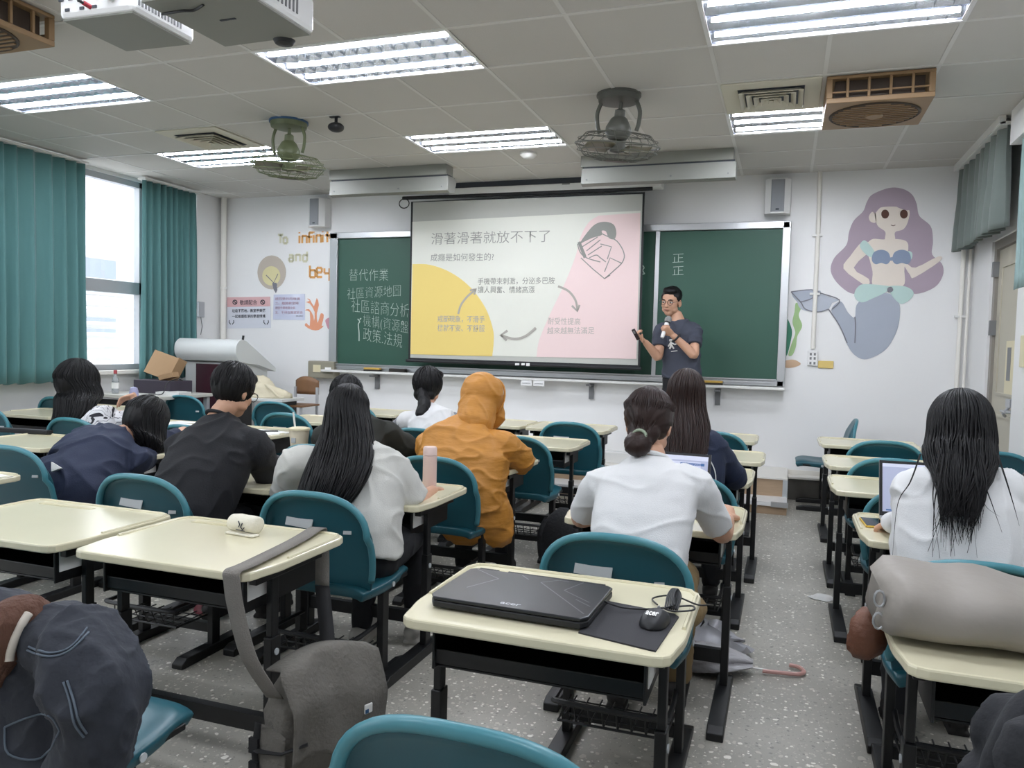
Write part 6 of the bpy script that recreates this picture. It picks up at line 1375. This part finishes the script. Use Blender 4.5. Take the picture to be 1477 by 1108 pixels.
for sx in (-1, 1):
    mb = MB(); mb.tube([Pq(sx*.016, .093, .028), Pq(sx*.034, .094, .033), Pq(sx*.052, .082, .028)], [.003*s, .0042*s, .002*s], 6); bld(mb, 'eyebrow', M['hairk'], t, b)
    mb = MB(); mb.ell(Pq(sx*.032, .078, .008), (.014*s, .0095*s, .0065*s), 14, 10, rotm(r, f, u)); e = bld(mb, 'eye', mat('eye white', '#c9c3bd', .3), t, b)
    mb = MB(); mb.ell(Pq(sx*.032 + .002, .0865, .007), (.0058*s, .003*s, .0058*s), 12, 8, rotm(r, f, u)); bld(mb, 'iris', M['hairk'], e, b)
mb = MB(); mb.tube([Pq(-.024, .086, -.054), Pq(0, .096, -.054), Pq(.024, .086, -.054)], [.002, .0045, .002], 6); bld(mb, 'mouth', mat('lip', '#8a4a42', .5), t, b)
glasses(t, b, hc, r, f, u, s, M['blackp'], .025)
mb = MB(); dwl = (wrL_ - elL_).normalized(); pw = wrL_ - dwl*.035; mb.tube([pw + dwl.orthogonal().normalized()*(.04*cos(a)) + dwl.cross(dwl.orthogonal().normalized())*(.04*sin(a)) for a in [2*pi*j/16 for j in range(17)]], .009, 8, cap=False); bld(mb, 'wristband', M['blackp'], t, b)
vd = (at(971, 500, Y=YQ) - V(0, 0, CZ)).normalized(); fn = on_mesh(so, b, None, vd)
def chest(path, w_): 
    mb = MB(); mb.tube([fn(at(x, y, Y=YQ - .1)) for x, y in spline(path, 4, False)], w_, 5); bld(mb, 'shirt_print', M['white'], so, b)
chest([(966, 491), (970, 491)], .011); chest([(964, 500), (967, 495), (968, 493)], .008); chest([(968, 494), (968, 499), (966, 503)], .011); chest([(969, 498), (972, 503)], .008); chest([(970, 495), (973, 497), (976, 496)], .007); chest([(968, 507), (977, 506)], .004)
# what the presenter holds
m0 = at(955, 487, Y=YQ - .30); m1 = at(965, 458, Y=YQ - .20); dm = (m1 - m0); rot = V(0, 0, 1).rotation_difference(dm).to_matrix(); L = dm.length
o = thing('microphone', 'white handheld microphone with silver grille held to the presenter\'s mouth', 'microphone', m0)
MB().lathe([(.001, 0), (.014, 0), (.017, .01), (.02, L*.55), (.022, L*.72), (.001, L*.72)], n=18, rot=rot).build('handle', M['whitep'], o); MB().lathe([(.001, L*.70), (.027, L*.70), (.028, L*.76), (.001, L*.76)], n=18, rot=rot).build('ring', M['blackp'], o)
MB().lathe([(.001, L*.76), (.025, L*.76), (.032, L*.86), (.030, L*.95), (.018, L*1.03), (.001, L*1.05)], n=18, rot=rot).build('grille', mat('mic grille', '#a9aaa9', .4, metal=.7, bump=.6, bscale=500), o)
m0 = at(921, 490, Y=YQ - .36); m1 = at(913, 475, Y=YQ - .40); dm = m1 - m0; rot = V(0, 0, 1).rotation_difference(dm).to_matrix()
o = thing('remote', 'small dark presentation remote in the presenter\'s raised hand', 'remote', m0)
MB().box(dm*.5, (.032, .02, dm.length), rot=rot).build('case', mat('remote plum', '#2a1a1e', .4), o, smooth=0, bevel=.005); MB().box(dm*.75 + rot @ V(0, -.011, 0), (.016, .003, .03), rot=rot).build('button', M['grey'], o, smooth=0)

# ---------------------------------------------------------------- jackets draped over the nearest chairs
t = thing('denim_jacket', 'dark denim jacket with brown knit collar draped over the bottom left chair', 'jacket', (-1.55, 1.15, .3)); b = t.location.copy()
mb = MB()
mb.ell(at(62, 1000, Y=1.17), (.20, .10, .17)); mb.ell(at(40, 1080, Y=1.17), (.24, .11, .18)); mb.ell(at(85, 940, Y=1.19), (.14, .10, .10)); mb.ell(at(0, 960, Y=1.18), (.2, .1, .16)); mb.ell(at(20, 1150, Y=1.17), (.27, .11, .18))
limb(mb, [at(70, 915, Y=1.15), at(118, 950, Y=1.12), at(140, 1005, Y=1.10), at(138, 1055, Y=1.09), at(112, 1110, Y=1.08)], [.075, .085, .085, .075, .06], 18)
me = remesh(mb, .007, 8); wrinkle(me, .020, 5.5, 4, (1, 1, .8), True, .35); wrinkle(me, .006, 17, 2, (1, 1, .7))
jo = rb(me, 'body', M['denim'], t, b)
fn = on_mesh(jo, b, None, (at(70, 1000, Y=1.15) - V(0, 0, CZ)).normalized())
for L in ([(42, 935), (70, 945), (100, 936), (126, 905)], [(40, 940), (68, 950), (98, 942), (128, 912)], [(90, 985), (98, 1010), (104, 1040), (118, 1060)], [(95, 983), (103, 1008), (110, 1036), (122, 1055)], [(8, 1048), (40, 1035), (70, 1030), (85, 1050)], [(8, 1048), (14, 1085), (60, 1092), (85, 1050)]):
    mb = MB(); mb.tube([fn(at(x, y, Y=1.1)) for x, y in spline(L, 5, False)], .0022, 5); bld(mb, 'stitching', M['stitch'], t, b)
mb = MB(); limb(mb, [at(-25, 985, Y=1.10), at(-5, 930, Y=1.08), at(18, 900, Y=1.10), at(45, 892, Y=1.13), at(66, 900, Y=1.16)], [.05, .055, .05, .045, .035], 18); me = remesh(mb, .006, 5); wrinkle(me, .005, 9, 3); ko = rb(me, 'knit_collar', M['knit'], t, b)
fn2 = on_mesh(ko, b, None, (at(30, 910, Y=1.1) - V(0, 0, CZ)).normalized())
mb = MB(); mb.tube([fn2(at(x, y, Y=1.05)) for x, y in spline([(42, 884), (33, 898), (22, 920), (15, 942), (13, 955)], 5, False)], .008, 8); bld(mb, 'drawcord', M['cord'], t, b)
M['coat'] = mat('black coat cloth', '#16181d', .85, bump=.4, bscale=22)
t = thing('coat', 'black coat hanging over the chair in the bottom right corner', 'coat', (.60, 1.30, .3)); b = t.location.copy()
mb = MB(); mb.ell(at(1540, 1090, Y=1.33), (.12, .09, .10)); mb.ell(at(1540, 1190, Y=1.32), (.15, .10, .14))
limb(mb, [at(1520, 1015, Y=1.30), at(1485, 1045, Y=1.28), at(1465, 1090, Y=1.27), at(1455, 1150, Y=1.27)], [.035, .042, .045, .045], 16)
me = remesh(mb, .008, 6); wrinkle(me, .014, 7, 6); rb(me, 'body', M['coat'], t, b)
mb = MB(); limb(mb, [at(1492, 1060, Y=1.22), at(1478, 1095, Y=1.20), at(1475, 1150, Y=1.20)], [.03, .033, .03], 14); me = remesh(mb, .008, 4); wrinkle(me, .008, 9, 2); rb(me, 'sleeve', M['coat'], t, b)
